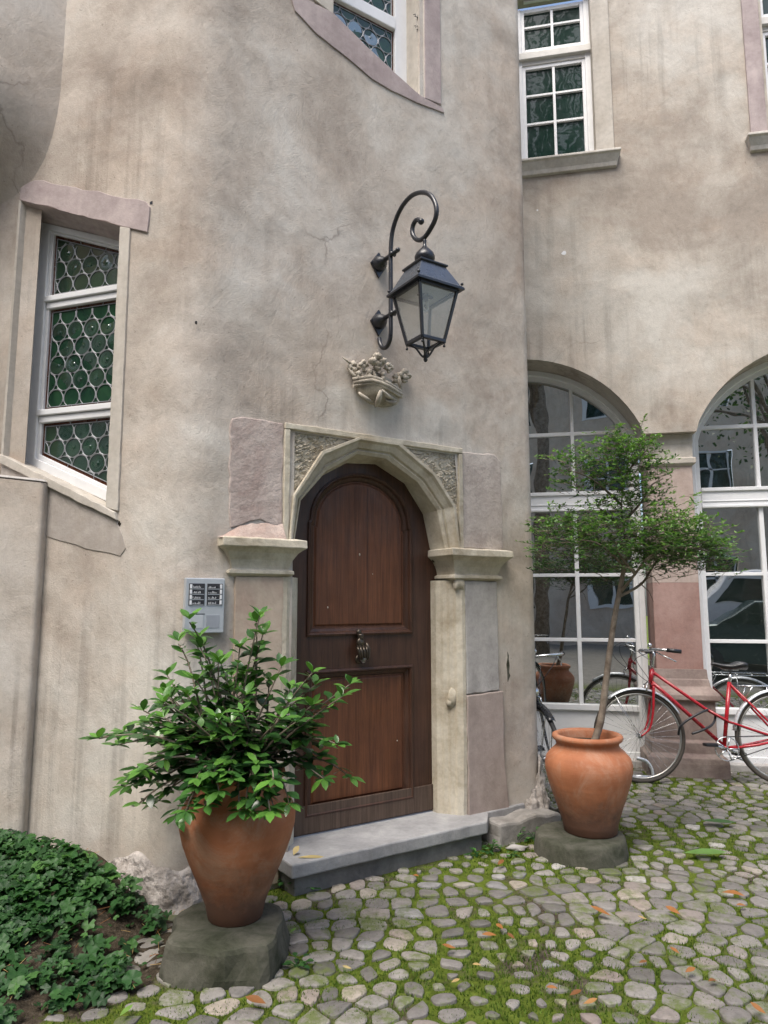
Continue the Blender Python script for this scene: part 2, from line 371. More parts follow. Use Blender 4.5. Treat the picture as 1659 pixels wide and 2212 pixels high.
# cross-section wall
mb=MB();z0=-.1
RC=.10;arc=math.radians(180-0)/1
def arcpts(P,a0,a1,r,n,center):
    return [center+Vector((math.cos(a),math.sin(a),0))*r for a in [a0+(a1-a0)*i/n for i in range(n+1)]]
# face D between cu+t and tr_u-t
tl=.15
ngon_holes(mb,D,[(cu+tl,z0),(tr_u-.05,z0),(tr_u-.05,ZT),(cu+tl,ZT)],[doorhole,uph],FW)
ngon_holes(mb,L,[(-1.75,z0),(-tl,z0),(-tl,ZT),(-1.75,ZT)],[lwh],0)
# rounded left corner (bezier)
a=L.at(-tl,0);b=D.at(cu+tl,0,FW);q=[a*(1-t)**2+Cn*2*t*(1-t)+b*t*t for t in [i/8 for i in range(9)]]
zs=[z0+(ZT-z0)*i/40 for i in range(41)]
mb.loft([[Vector((p.x,p.y,z)) for p in q] for z in zs],smooth=True)
# rounded right corner, slightly irregular, and side going back
Rc=D.at(tr_u,0,FW);bk=Vector((.05,1,0)).normalized()
a=D.at(tr_u-.05,0,FW);b=Rc+bk*.05;q=[a*(1-t)**2+Rc*2*t*(1-t)+b*t*t for t in [i/6 for i in range(7)]]+[Rc+bk*3.]
rows=[]
for z in zs:
    j=.006*noise.noise(Vector((0,0,z*3)));rows.append([Vector((p.x+(j if 0<i<6 else 0),p.y,z)) for i,p in enumerate(q)])
mb.loft(rows,smooth=True)
# reveals of the holes
mb.prism([D.at(u,z,FW) for u,z in uph],[D.at(u,z,FW-.25) for u,z in uph],caps=False)
wallo=mb.build('wall',PL,tower,recalc=False)
# dark backs so that nothing is seen through
mb=MB()
# --- left window
def window(parent,label=None):
    o=bpy.data.objects.new('window',None);C.objects.link(o);o.parent=parent
    o.matrix_parent_inverse=parent.matrix_basis.inverted()
    if label:o['label']=label
    return o
lw=MB()
# stone lining (splayed)
back=[(-1.05,3.44),(-.40,3.20),(-.40,1.79),(-1.05,2.075)]
def lerp(a,b,t): return (a[0]+(b[0]-a[0])*t,a[1]+(b[1]-a[1])*t)
# left jamb reveal with step, painted grey
jb=MB();
jb.loft([[L.at(-1.10,3.53,.012),L.at(-1.085,3.522,.012),L.at(-1.072,3.50,-.05),L.at(-1.058,3.49,-.055),L.at(-1.05,3.46,-.14)],
         [L.at(-1.10,2.10,.012),L.at(-1.085,2.10,.012),L.at(-1.072,2.09,-.05),L.at(-1.058,2.085,-.055),L.at(-1.05,2.07,-.14)]])
jb.build('left_jamb',S_TRIM,tower)
slab(L,[(-.424,3.255),(-.424,1.80),(-.352,1.78),(-.362,3.235)],-.16,.012,'right_jamb',S_TRIM,tower,.004,.002,3)
# joint line block on top of the right jamb
# lintel
lint=[(-1.10,3.60),(-1.0,3.625),(-.72,3.53),(-.44,3.42),(-.27,3.365),(-.245,3.33),(-.26,3.19),(-.35,3.225),(-.424,3.255),(-1.10,3.528)]
slab(L,lint,-.002,.010,'lintel',S_MAUVE,tower,.003,.008,5)
ls=MB();ls.loft([[L.at(-1.10,3.528,.014),L.at(-.42,3.2535,.014)],[L.at(-1.09,3.50,-.05),L.at(-.42,3.235,-.05)],[L.at(-1.09,3.49,-.06),L.at(-.42,3.215,-.06)],[L.at(-1.08,3.445,-.15),L.at(-.41,3.20,-.15)]])
ls.build('lintel_soffit',S_MAUVE,tower)
# sill + apron
slab(L,[(-1.10,2.11),(-.36,1.775),(-.35,1.735),(-1.10,2.06)],-.16,.022,'sill',S_TRIM,tower,.004,.003,2)
slab(L,[(-1.10,2.06),(-.36,1.735),(-.30,1.60),(-.33,1.56),(-.75,1.66),(-1.10,1.80)],-.002,.004,'apron_stone',S_TRIMG,tower,.002,.006,7)
kb=MB();kb.lathe(L.at(-.93,1.80,.011),[(.0,.004),(.036,.004),(.041,.002),(.043,-.003)],20,L.n);kb.build('round_plug',S_TRIM,tower)
lwin=window(tower,'slanted leaded window with three panes of round green glass in a white frame')
fo=[(-1.06,3.455),(-.40,3.212),(-.40,1.80),(-1.06,2.085)]
fi=[(-.975,3.375),(-.45,3.18),(-.45,1.895),(-.975,2.125)]
def ringframe(mb,pl,o,i,o0,o1,step=None):
    n=len(o)
    mb.loft([[pl.at(*p,o0) for p in o],[pl.at(*p,o1) for p in o],[pl.at(*p,o1) for p in i],[pl.at(*p,o0) for p in i],[pl.at(*p,o0) for p in o]],closed=True)
m_=MB();ringframe(m_,L,fo,[( -.995,3.397),(-.44,3.19),(-.44,1.875),(-.995,2.105)],-.15,-.105)
ringframe(m_,L,[( -.995,3.397),(-.44,3.19),(-.44,1.875),(-.995,2.105)],fi,-.15,-.118);m_.build('frame',PAINT,lwin,.003)
for zc in (2.975,2.335):
    m_=MB()
    m_.pbox(L,-.99,-.43,zc-.038,zc-.004,-.15,-.112);m_.pbox(L,-1.0,-.43,zc,zc+.032,-.15,-.100)
    m_.build('transom',PAINT,lwin,.004)
def leaded(pl,poly,off,parent,r=.05,border=.018,ox=0.,tone=.5,bsides=None):
    ip=inset(poly,border)
    g=MB();g.add([pl.at(*p,off) for p in ip],[tuple(range(len(ip)))])
    came=MB();us=[p[0] for p in ip];zz=[p[1] for p in ip];dx=r*2.12;dz=r*1.86
    row=0;z=min(zz)-r
    while z<max(zz)+r:
        u=min(us)-dx+ox+(dx/2 if row%2 else 0)
        while u<max(us)+dx:
            pts=[(u+r*math.cos(a)*1.0,z+r*math.sin(a)*1.03) for a in [2*PI*k/20 for k in range(21)]]
            ins=[inpoly(p,ip) for p in pts]
            run=[]
            for p,i_ in zip(pts,ins):
                if i_: run.append(pl.at(p[0]+random.uniform(-.0008,.0008),p[1],off+.003))
                else:
                    if len(run)>1: came.tube(run,.0023,5,False)
                    run=[]
            if len(run)>1: came.tube(run,.0023,5,False)
            for ang in (0,PI/3,-PI/3):
                c=(u+dx/2*math.cos(ang)*1.,z+dx/2*math.sin(ang)*1.02)
                a_=(c[0]-.012*math.cos(ang+PI/2)*1.6,c[1]-.012*math.sin(ang+PI/2)*1.6);b_=(c[0]+.012*math.cos(ang+PI/2)*1.6,c[1]+.012*math.sin(ang+PI/2)*1.6)
                if inpoly(a_,ip) and inpoly(b_,ip): came.tube([pl.at(*a_,off+.003),pl.at(*b_,off+.003)],.003,5,False)
            if all(ins):
                tt=random.uniform(.2,.8);hh_=random.uniform(.5,1.2);kk_=random.uniform(.09,.17);prof=[(r*.97,.001),(r*.8,.002*hh_),(r*.5,.0014*hh_),(r*(kk_+.08),.001),(r*kk_,.003*hh_),(r*kk_*.4,.004*hh_),(.0005,.004*hh_)]
                tilt=Vector((random.uniform(-.12,.12),random.uniform(-.12,.12),random.uniform(-.12,.12)))
                g.lathe(pl.at(u,z,off),prof,18,pl.n+tilt,tt)
            u+=dx
        z+=dz;row+=1
    # border lead line + ties
    lp=[pl.at(*p,off+.003) for p in ip];came.tube(lp+[lp[0]],.0028,5,False)
    n=len(poly);bo=MB()
    bo.loft([[pl.at(*p,off) for p in poly],[pl.at(*p,off) for p in ip]],closed=True)
    for i in range(n):
        a=Vector(poly[i]);b=Vector(poly[(i+1)%n]);a2=Vector(ip[i]);b2=Vector(ip[(i+1)%n]);k=max(1,int((b-a).length/.16))
        for j in range(1,k): came.tube([pl.at(*(a+(b-a)*j/k),off+.002),pl.at(*(a2+(b2-a2)*j/k),off+.002)],.002,4,False)
    pane=g.build('pane',G_LEAD,parent);came.build('lead_came',LEAD,parent);bo.build('amber_border',G_AMB,parent)
top=lambda u:3.375+(u+.975)*(3.18-3.375)/.525
bot=lambda u:2.125+(u+.975)*(1.895-2.125)/.525
leaded(L,[(-.977,top(-.977)),(-.448,top(-.448)),(-.448,3.007),(-.977,3.007)],-.135,lwin,ox=.02)
leaded(L,[(-.977,2.937),(-.448,2.937),(-.448,2.367),(-.977,2.367)],-.135,lwin)
leaded(L,[(-.977,2.297),(-.448,2.297),(-.448,bot(-.448)),(-.977,bot(-.977))],-.135,lwin,ox=.03)
# --- upper window on the door face
lo_edge=[D.uv(*Z2(*p),FW) for p in [(255,-60),(275,0),(300,90),(470,270),(700,450),(900,620),(1050,710),(1230,795),(1320,830),(1460,885)]]
tl_edge=[D.uv(*Z2(*p),FW) for p in [(1450,850),(1310,765),(1280,752),(1130,620),(860,370),(600,110),(455,35),(370,-10),(350,-60)]]
slab(D,lo_edge+tl_edge,FW-.002,FW+.008,'curved_sill',S_MAUVE,tower,.003,.002,4)
uwin=window(tower,'upper slanted stair window with round panes lit by sky')
ju=D.uv(*Z2(1430,400),FW)[0];ji=D.uv(*Z2(1305,400),FW)[0]
slab(D,[(ji,up_edge[-1][1]-.005),(ju,D.uv(*Z2(1425,815),FW)[1]),(ju,6.6),(ji,6.6)],FW-.02,FW+.010,'jamb',S_MAUVE,tower,.004,.001)
jb=MB();zb=up_edge[-1][1]
jb.loft([[D.at(ji,zz,FW+.005) for zz in (zb-.01,6.6)],[D.at(ji-.012,zz,FW-.01) for zz in (zb,6.6)],[D.at(ji-.035,zz,FW-.02) for zz in (zb,6.6)],[D.at(ji-.05,zz,FW-.12) for zz in (zb+.0,6.6)]])
jb.build('jamb',S_TRIM,tower)
jl=D.uv(*Z2(600,60),FW)[0]
slab(D,[(up_edge[0][0]-.05,up_edge[0][1]+.04),(jl,up_edge[1][1]-.01),(jl,6.6),(up_edge[0][0]-.05,6.6)],FW-.12,FW+.008,'jamb',S_TRIM,tower,.004,.001)
# marks written on the jamb
def stroke(pts,r=.0022):
    mk=MB()
    mk.tube([D.at(*D.uv(*Z2(*p),FW-.022),FW-.018) for p in pts],r,5,True);mk.build('painted_mark',IRON,tower)
stroke([(1222,118),(1236,112),(1240,126),(1230,132),(1244,134),(1256,140),(1250,152),(1256,118)]);stroke([(1228,205),(1240,202),(1240,218)]);stroke([(1250,205),(1268,208),(1262,222),(1246,232),(1268,234)])
offu=FW-.12
fu=D.uv(*Z2(1130,400),offu)[0];fu2=D.uv(*Z2(1085,120),offu)[0];rz=D.uv(*Z2(1110,250),offu)[1]
m_=MB();m_.pbox(D,fu2-.005,ji-.045,4.2,6.6,offu-.03,offu);m_.build('frame',PAINT,uwin,.004)
m_=MB();m_.pbox(D,jl-.1,fu2-.005,rz-.0,rz+.085,offu-.03,offu+.008);m_.build('transom',PAINT,uwin,.006)
leaded(D,[(jl-.12,4.3),(fu2-.004,4.3),(fu2-.004,rz),(jl-.12,rz)],offu-.02,uwin,r=.052)
leaded(D,[(jl-.12,rz+.085),(fu2-.004,rz+.085),(fu2-.004,6.3),(jl-.12,6.3)],offu-.02,uwin,r=.052)
# ---------------------------------------------------------------- doorway stonework
XC=.39;JL=-.072;JR=.86
outer=[(-.150,1.655),(-.128,1.885),(.034,2.136),(.262,2.242),(.527,2.240),(.775,2.085),(.918,1.905),(.950,1.655)]
inner=[(-.098,1.655),(-.066,1.869),(.081,2.039),(.268,2.155),(.46,2.150),(.679,2.035),(.818,1.880),(.872,1.655)]
bk_=[(JL,1.655),(-.042,1.86),(.09,2.02),(.272,2.125),(.470,2.140),(.674,2.045),(.808,1.870),(JR,1.655)]
def mixp(P,Q,t): return [lerp(a,b,t) for a,b in zip(P,Q)]
am=MB()
rowsA=[(outer,FW-.005),(outer,FW+.022),(mixp(outer,inner,.18),FW+.022),(mixp(outer,inner,.30),FW+.006),(mixp(outer,inner,.62),FW-.012),(mixp(outer,inner,.66),FW-.026),(mixp(outer,inner,.74),FW-.026),(mixp(outer,inner,.80),FW-.016),(inner,FW-.03),(mixp(inner,bk_,.30),FW-.06),(mixp(inner,bk_,.55),FW-.10),(bk_,.012),(bk_,-.05)]
am.loft([[D.at(u,z,o) for u,z in P] for P,o in rowsA])
am.build('door_arch',S_CREAM,tower,.003,2,recalc=False)
# jambs below the capitals
prof=[(0,-.05),(0,.05),(.018,.072),(.024,.09),(.042,.102),(.048,.122),(.066,.134),(.072,FW-.006),(.10,FW+.012),(.125,FW+.012),(.125,FW-.01)]
for sgn in(-1,1):
    jm=MB();zl=[.06+i*(1.47-.06)/24 for i in range(25)]
    rows=[]
    for z in zl:
        worn=.012*max(0,1-(z-.06)/.35)
        rows.append([D.at((-.038-w*1.15 if sgn<0 else JR+w)+0*worn, z, o-(worn if o>.08 else 0)+.003*noise.noise(Vector((w*20,z*6,sgn)))) for w,o in prof])
    jm.loft(rows);jm.build('door_jamb',S_CREAM,tower,.002,recalc=False)
# chamfer stop and shell bracket on the right jamb
e=MB();e.sphere(D.at(JR+.06,.80,.13),.034,.02,.05,12,8,rough=.2,seed=2,ax=(D.w,D.n,Vector((0,0,1))));e.sphere(D.at(JR+.05,.77,.12),.03,.02,.035,12,8,rough=.2,seed=3,ax=(D.w,D.n,Vector((0,0,1))));e.build('chamfer_stop',S_CREAM,tower)
e=MB()
for k in range(5): e.sphere(D.at(JR+.085+.012*(k-2),1.455-.004*abs(k-2),.165),.012,.02,.035,10,6,ax=(D.w,D.n,Vector((0,0,1))))
e.build('carved_bracket',S_CREAM,tower)
# spandrel
sp0,sp1,spt=-.180,.982,2.262
for side in(0,1):
    if side==0: poly=[(sp0+.02,1.66),(outer[0][0]-.002,1.66),outer[1],outer[2],outer[3],(outer[3][0],spt-.02),(sp0+.02,spt-.02)]
    else: poly=[(sp1-.02,1.66),(sp1-.02,spt-.02),(outer[4][0],spt-.02),outer[4],outer[5],outer[6],(outer[7][0]+.002,1.66)]
    pts=roughpoly(poly,.03,.001,side);s_=MB();s_.prism([D.at(u,z,FW-.06) for u,z in pts],[D.at(u,z,FW-.008) for u,z in pts]);s_.build('spandrel',S_SPAN,tower)
# chipped flakes inside the spandrels
random.seed(4);opoly=inset(outer,-.004)
for side in (0,1):
    fk=MB()
    for k in range(420):
        u=random.uniform(-.13,.2) if side==0 else random.uniform(.66,.95);z=random.uniform(1.75,2.225);w=random.uniform(.008,.024)
        pts=[(u+w*math.cos(a)*random.uniform(.7,1.2)+w*.5*math.sin(a),z+w*.55*math.sin(a)*random.uniform(.6,1.2)+w*.4*math.cos(a)) for a in [2*PI*j/7 for j in range(7)]]
        if any(inpoly(p,opoly) or p[1]>2.228 or p[0]<-.148 or p[0]>.950 for p in pts): continue
        fk.prism([D.at(p[0],p[1],FW-.02) for p in pts],[D.at(u+(p[0]-u)*.75,z+(p[1]-z)*.75,FW-.006+random.uniform(.001,.007)) for p in pts])
    fk.build('flaked_stone',S_SPAN,tower)
slab(D,[(sp0,spt-.032),(sp1,spt-.032),(sp1,spt),(sp0,spt)],FW-.03,FW+.016,'spandrel_rim',S_CREAM,tower,.004,.002,1)
slab(D,[(sp0,1.655),(sp0+.03,1.655),(sp0+.03,spt-.034),(sp0,spt-.034)],FW-.03,FW+.014,'spandrel_rim',S_CREAM,tower,.004,.002,2)
slab(D,[(sp1-.03,1.655),(sp1,1.655),(sp1,spt-.034),(sp1-.03,spt-.034)],FW-.03,FW+.014,'spandrel_rim',S_CREAM,tower,.004,.002,3)
slab(D,[(-.465,2.25),(-.40,2.265),(-.184,2.258),(-.184,1.72),(-.3,1.75),(-.455,1.70),(-.47,1.9)],FW-.01,FW+.005,'quoin_stone',S_PINKR,tower,.006,.007,8)
slab(D,[(sp1+.003,2.245),(1.25,2.258),(1.295,2.22),(1.30,1.66),(sp1+.003,1.66)],FW-.01,FW+.004,'quoin_stone',S_PINK,tower,.006,.005,9)
# rough sloping bed above the left capital
wd=MB();rows=[]
for i in range(13):
    t=i/12;u=-.52+t*.335;rows.append([D.at(u,1.648+(.085*math.sin(PI*min(1,t*1.6)/2)+.02*noise.noise(Vector((u*20,3,1))))*k,FW+.012+.055*(1-k)+.008*noise.noise(Vector((u*16,k*5,2)))) for k in (0,.25,.5,.75,1.)])
wd.loft(rows,smooth=True);wd.build('weathered_bed',m_stone('stone_raw_pink',(.36,.26,.22),(.48,.39,.34),9,.015,.95,0),tower)
def capital(u0,u1,name,label=None,oin=0.):
    secs=[(1.656,.060),(1.650,.078),(1.612,.080),(1.600,.062),(1.585,.045),(1.550,.024),(1.520,.014),(1.505,.012),(1.498,.030),(1.482,.032),(1.474,.012),(1.466,.0)]
    mb=MB();rows=[]
    for z,o in secs:
        a=u0-o;b=u1+o;row=[]
        nn=10
        for i in range(nn+1):
            u=a+(b-a)*i/nn;j=.004*noise.noise(Vector((u*17,z*30,5)))*(1 if o>.05 else .3);row.append(D.at(u,z+j,FW+o+j+oin))
        row=[D.at(a,z,-.02)]+row+[D.at(b,z,-.02)]
        rows.append(row)
    mb.loft(rows,closed=False);mb.add([rows[0][i] for i in range(len(rows[0]))],[tuple(range(len(rows[0])))]);mb.add([rows[-1][i] for i in range(len(rows[-1]))],[tuple(range(len(rows[-1])))])
    return mb.build(name,S_CREAM,tower,.003)
capital(-.435,-.155,'capital');capital(.922,1.235,'capital')
slab(D,[(-.418,.02),(-.172,.02),(-.172,1.468),(-.425,1.468)],FW-.01,FW+.013,'pilaster',m_stone('stone_cream_pink',(.42,.31,.25),(.54,.47,.37),2.5,.005),tower,.005,.003,11)
g1=JR+.126
slab(D,[(g1,.815),(1.235,.822),(1.235,1.466),(g1,1.466)],FW-.01,FW+.014,'pilaster',S_GREY,tower,.005,.003,12)
slab(D,[(g1,.09),(1.30,.09),(1.262,.45),(1.262,.815),(g1,.808)],FW-.01,FW+.018,'pilaster_foot',m_stone('stone_brown_pink',(.30,.245,.22),(.40,.335,.30),3,.004),tower,.006,.003,13)
slab(D,[(1.315,.86),(1.335,.90),(1.328,1.02),(1.318,1.05),(1.31,.95)],FW-.01,FW+.002,'chipped_plaster',S_PED,tower,.003,.01,14,.02)
# ---------------------------------------------------------------- door leaf
door=bpy.data.objects.new('door',None);C.objects.link(door);door.parent=tower;door.matrix_parent_inverse=tower.matrix_basis.inverted()
door['label']='brown wooden arched door with two framed panels'
u0=D.uv(662,1370)[0];u1=D.uv(890,1370)[0]
def zpx(px,py): return D.uv(px,py)[1]
zt=zpx(775,1022);zsp=zpx(680,1120)-.02;zb1=zpx(775,1372);zl1=zpx(780,1442);zl0=zpx(775,1745)
def arched(u0,u1,zb,zsp,zt,n=14):
    c=(u0+u1)/2;w=(u1-u0)/2-.010;P=[(u0,zb),(u1,zb),(u1,zsp-.0)]
    P.append((u1-.010,zsp+.008))
    for i in range(1,n): a=PI*i/n;P.append((c+w*math.cos(a),zsp+.012+(zt-zsp-.012)*math.sin(a)))
    P.append((u0+.010,zsp+.008));P.append((u0,zsp));return P
P1=arched(u0,u1,zb1,zsp,zt);P2=[(u0,zl0),(u1,zl0),(u1,zl1),(u0,zl1)]
lf=MB();ngon_holes(lf,D,[(-.10,.155),(DW+.04,.155),(DW+.04,1.75),(DW-.02,2.05),(DW-.2,2.2),(.1,2.2),(-.04,2.05),(-.10,1.75)],[P1,P2],0)
lf.build('stiles_and_rails',WOOD,door,recalc=False)
lb=MB();lb.pbox(D,-.10,DW+.04,.16,.30,0,.010);lb.build('kick_board',m_wood('door_wood_weathered',(.045,.028,.020),(.115,.078,.056),.6),door,.004)
for P in (P1,P2):
    md=MB();sq=[(0,0),(0.0,.010),(.010,.014),(.018,.008),(.024,-.006),(.040,-.014),(.048,-.026)]
    rows=[]
    for d_,o in sq: rows.append([D.at(u,z,o) for u,z in (inset(P,d_) if d_ else P)])
    md.loft(rows,closed=True,smooth=False);md.build('moulding',WOOD,door,recalc=False)
    pn=MB();a0=inset(P,.046);a1=inset(P,.062);a2=inset(P,.066)
    pn.add([D.at(*p,-.025) for p in a0],[tuple(range(len(a0)))])
    pn.prism([D.at(*p,-.03) for p in a0],[D.at(*p,-.018) for p in a1])
    pn.build('door_panel',WOODP,door,.002)
for (px,py) in ((711,1310),(787,1200),(860,1610)):
    pass
# board joint in the upper panel, small bright nicks
bj=MB();bj.pbox(D,.428,.431,zb1+.07,zt-.08,-.018,-.0172);bj.build('board_joint',WOOD,door)
for (px,py,s) in ((777,1198,.0045),(708,1312,.0035),(805,1240,.0025),(858,1600,.003)):
    u,z=D.uv(px,py,-.017);nk=MB();nk.sphere(D.at(u,z,-.017),s,.002,s*1.6,8,5,ax=(D.w,D.n,Vector((0,0,1))));nk.build('nail_hole',S_CREAM,door)
KS=1.3
# door knocker: a hand closing on a ball
ku,kz=D.uv(780,1395,.03)
def DK(u,z,o): return D.at(ku+(u-ku)*KS,kz+(z-kz)*KS,o*KS)
BRZ=m_plain('bronze',(.085,.07,.055),.35,.75,.2)
kn=MB();zz=Vector((0,0,1))
kn.sphere(DK(ku-.004,kz+.055,.012),.016,.012,.02,12,8,ax=(D.w,D.n,zz));kn.lathe(DK(ku-.002,kz+.05,.022),[(.0,.0),(.017,.0),(.019,-.008),(.015,-.02),(.018,-.03),(.0,-.032)][::1],16)
kn.sphere(DK(ku-.004,kz+.012,.026),.026,.014,.03,14,9,ax=(D.w,D.n,zz))
for i in range(4):
    du=-.026+i*.0145;Lf=[.030,.038,.036,.030][i]
    p=[DK(ku+du,kz,.034),DK(ku+du*.95,kz-Lf*.55,.046),DK(ku+du*.8+.003,kz-Lf-.012,.044),DK(ku+du*.6+.006,kz-Lf-.026,.032)]
    kn.tube(p,[.0085,.0082,.0075,.006],8)
kn.tube([DK(ku+.022,kz+.01,.03),DK(ku+.034,kz-.015,.034),DK(ku+.03,kz-.045,.036),DK(ku+.022,kz-.06,.036)],[.009,.0085,.0075,.006],8)
knk=kn.build('knocker',BRZ,door)
kn=MB();kn.sphere(DK(ku+.004,kz-.055,.03),.023,.022,.025,16,10,ax=(D.w,D.n,zz));kn.build('knocker_ball',m_plain('worn_metal_ball',(.22,.22,.23),.16,.9,.1),knk)
kn=MB();kn.lathe(DK(ku+.004,kz-.058,.0),[(.026,0),(.026,.006),(.02,.009),(.0,.009)],18,D.n);kn.build('striker_plate',BRZ,knk)
for k in (D.uv(918,1210,.0)[1],):
    h=MB();h.lathe(D.at(DW-.01,k,.012),[(.0,.01),(.012,.008),(.014,0)],10,D.n);h.build('bolt',BRZ,door)
# ---------------------------------------------------------------- rubble at the eroded foot of the tower
def fbm(p,o=4):
    v=0;a=1.;f=1.
    for _ in range(o): v+=a*noise.noise(p*f);a*=.55;f*=2.1
    return v
def foot(path,zt_,dep,name,n=150,m=16,amp=.028):
    rows=[]
    for i in range(n):
        t=i/(n-1);P,nn=path(t);row=[]
        for k in range(m):
            q=k/(m-1);z=zt_(t)*(1-q)**.85;o=dep(t)*q**1.1-.004
            base=P+nn*o+Vector((0,0,z));d=fbm(base*11)*amp*min(1,k/2.)+abs(noise.noise(base*30))*amp*.4*min(1,k/2.)
            row.append(base+nn*(d+.006*min(1,k))+Vector((0,0,d*.4)))
        rows.append(row)
    mb=MB();mb.loft(rows,smooth=False);return mb.build(name,S_RUB,tower,recalc=False)
def pathL(t):
    tot=1.05+.40;s=t*tot
    if s<.95: return L.at(-1.05+s,0),L.n
    if s<1.15: k=(s-.95)/.2;nn=(L.n*(1-k)+D.n*k).normalized();return L.at(-.10,0)*(1-k)+D.at(cu+.10,0,FW)*k+nn*.02*math.sin(PI*k),nn
    return D.at(cu+.10+(s-1.15),0,FW),D.n
foot(pathL,lambda t:.20+.03*math.sin(t*23)+.05*noise.noise(Vector((t*14,0,1))),lambda t:.075+.03*noise.noise(Vector((t*9,3,1))),'rubble_base',220,16,.018)
def pathR(t):
    s=t*.34
    if s<.17: return D.at(1.365+s,0,FW),D.n
    k=(s-.17)/.17;nn=(D.n*(1-k)+Vector((1,0,0))*k).normalized();return D.at(1.535,0,FW)*(1-k)+(Rc+bk*.06)*k+nn*.015,nn
foot(pathR,lambda t:.10+.30*min(1,t*1.5)**1.4+.05*noise.noise(Vector((t*12,0,5))),lambda t:.05,'rubble_base',60,16,.02)
# plinth stones right of the step
slab(D,[(1.08,-.02),(1.60,-.02),(1.58,.10),(1.38,.125),(1.25,.105),(1.10,.115)],FW-.02,FW+.15,'plinth_stone',m_stone('stone_plinth',(.19,.18,.165),(.31,.295,.275),5,.01),tower,.015,.01,15)
# small defects on the wall
def chip(pl,px,py,off,r,mat,name,ry=None,seed=0):
    u,z=pl.uv(px,py,off);m_=MB();P=[(u+r*math.cos(a)*random.uniform(.6,1.2),z+(ry or r)*math.sin(a)*random.uniform(.6,1.2)) for a in [2*PI*j/9 for j in range(9)]]
    m_.prism([pl.at(*p,off-.004) for p in P],[pl.at(*p,off+.0015) for p in P]);return m_.build(name,mat,tower)
for a_ in ((L,327,438,0,.008,IRON,'hole'),(L,258,1131,0,.009,BRZ,'hole'),(D,424,697,FW,.006,BRZ,'hole')): chip(*a_,ry=.012)

# ================================================================ DOORSTEP
st=thing('doorstep','worn grey stone doorstep below the brown arched door','step',D.at(.4,0,.25))
def plan_slab(pts,z0,z1,name,mat,parent,bevel=.006):
    mb=MB();mb.prism([D.at(u,z0,o) for u,o in pts],[D.at(u,z1,o) for u,o in pts]);return mb.build(name,mat,parent,bevel)
def rp(pts,amp=.004,seed=0,step=.06): return roughpoly(pts,step,amp,seed)
plan_slab(rp([(-.20,-.06),(-.175,.325),(1.0,.318),(1.12,.19),(1.42,.175),(1.42,-.06)],.003,1),.085,.15,'tread',S_STEP,st,.008)
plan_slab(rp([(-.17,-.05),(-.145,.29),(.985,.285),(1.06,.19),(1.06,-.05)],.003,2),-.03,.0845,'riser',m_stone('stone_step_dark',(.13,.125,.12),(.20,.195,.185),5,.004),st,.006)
# ================================================================ INTERCOM
ic=thing('intercom_panel','pale metal intercom panel with eight name buttons left of the doorway','intercom',D.at(-.57,1.33,FW))
ALU=m_plain('brushed_metal',(.50,.53,.56),.38,.35,.05);DARK=m_plain('dark_plastic',(.03,.03,.035),.3,0,.05);LBL=m_plain('paper_label',(.75,.76,.78),.35,0,.05)
iu0,iz1=D.uv(402,1248,FW+.03);iu1,iz0=D.uv(483,1367,FW+.03);iw=iu1-iu0;ih=iz1-iz0
m_=MB();m_.pbox(D,iu0,iu1,iz0,iz1,FW-.005,FW+.03);body=m_.build('body',ALU,ic,.004)
def IP(fx,fy): return (iu0+iw*fx,iz1-ih*fy)
for cx_ in (0,1):
    a=IP(.08+.46*cx_,.10);b=IP(.48+.46*cx_,.50);m_=MB();m_.pbox(D,a[0],b[0],b[1],a[1],FW+.029,FW+.0325);pf=m_.build('name_plate',DARK,ic,.001)
    for r_ in range(4):
        q0=IP(.10+.46*cx_,.115+.097*r_);q1=IP(.46+.46*cx_,.19+.097*r_)
        bl=MB();bx=(q0[0],q0[0]+.010) if cx_==0 else (q1[0]-.010,q1[0]);bl.pbox(D,bx[0],bx[1],q1[1],q0[1],FW+.032,FW+.0365);bl.build('button',LBL,ic,.001)
        sc_=MB();random.seed(r_+cx_*7)
        uu=(q0[0]+.014) if cx_==0 else q0[0]+.003
        for k in range(7):
            hgt=random.uniform(.004,.011);sc_.pbox(D,uu,uu+.0022,q1[1]+.002,q1[1]+.002+hgt,FW+.0325,FW+.0329);uu+=random.uniform(.004,.0075)
        sc_.build('name_writing',LBL,ic)
        sc_=MB();sc_.pbox(D,q0[0],q1[0],q1[1]-.0035,q1[1]-.001,FW+.0325,FW+.0335);sc_.build('plate_rib',ALU,ic)
for fx0,fx1 in ((.12,.46),(.54,.88)):
    a=IP(fx0,.67);b=IP(fx1,.91);m_=MB();m_.pbox(D,a[0],b[0],b[1],a[1],FW+.029,FW+.0315);m_.build('speaker_grille' if fx0<.3 else 'blank_plate',m_plain('panel_grey',(.36,.38,.42),.4,.3,.05) if fx0>.3 else m_plain('panel_pale',(.58,.60,.62),.4,.3,.05),ic,.001)
m_=MB();a=IP(.2,.645);b=IP(.5,.66);m_.pbox(D,a[0],b[0],b[1],a[1],FW+.03,FW+.031);m_.build('slot',DARK,ic)
# ================================================================ CROWN CARVING
cr=thing('crown_carving','weathered carved stone crown fixed to the wall between lantern and arch','carving',D.at(.39,2.58,FW))
def Z3(zx,zy): return ((780+zx*.2621)*.9217,(420+zy*.2622)*.9217)
def K(zx,zy,o): 
    px,py=Z3(zx,zy);u,z=D.uv(px,py,FW+o);return D.at(u,z,FW+o)
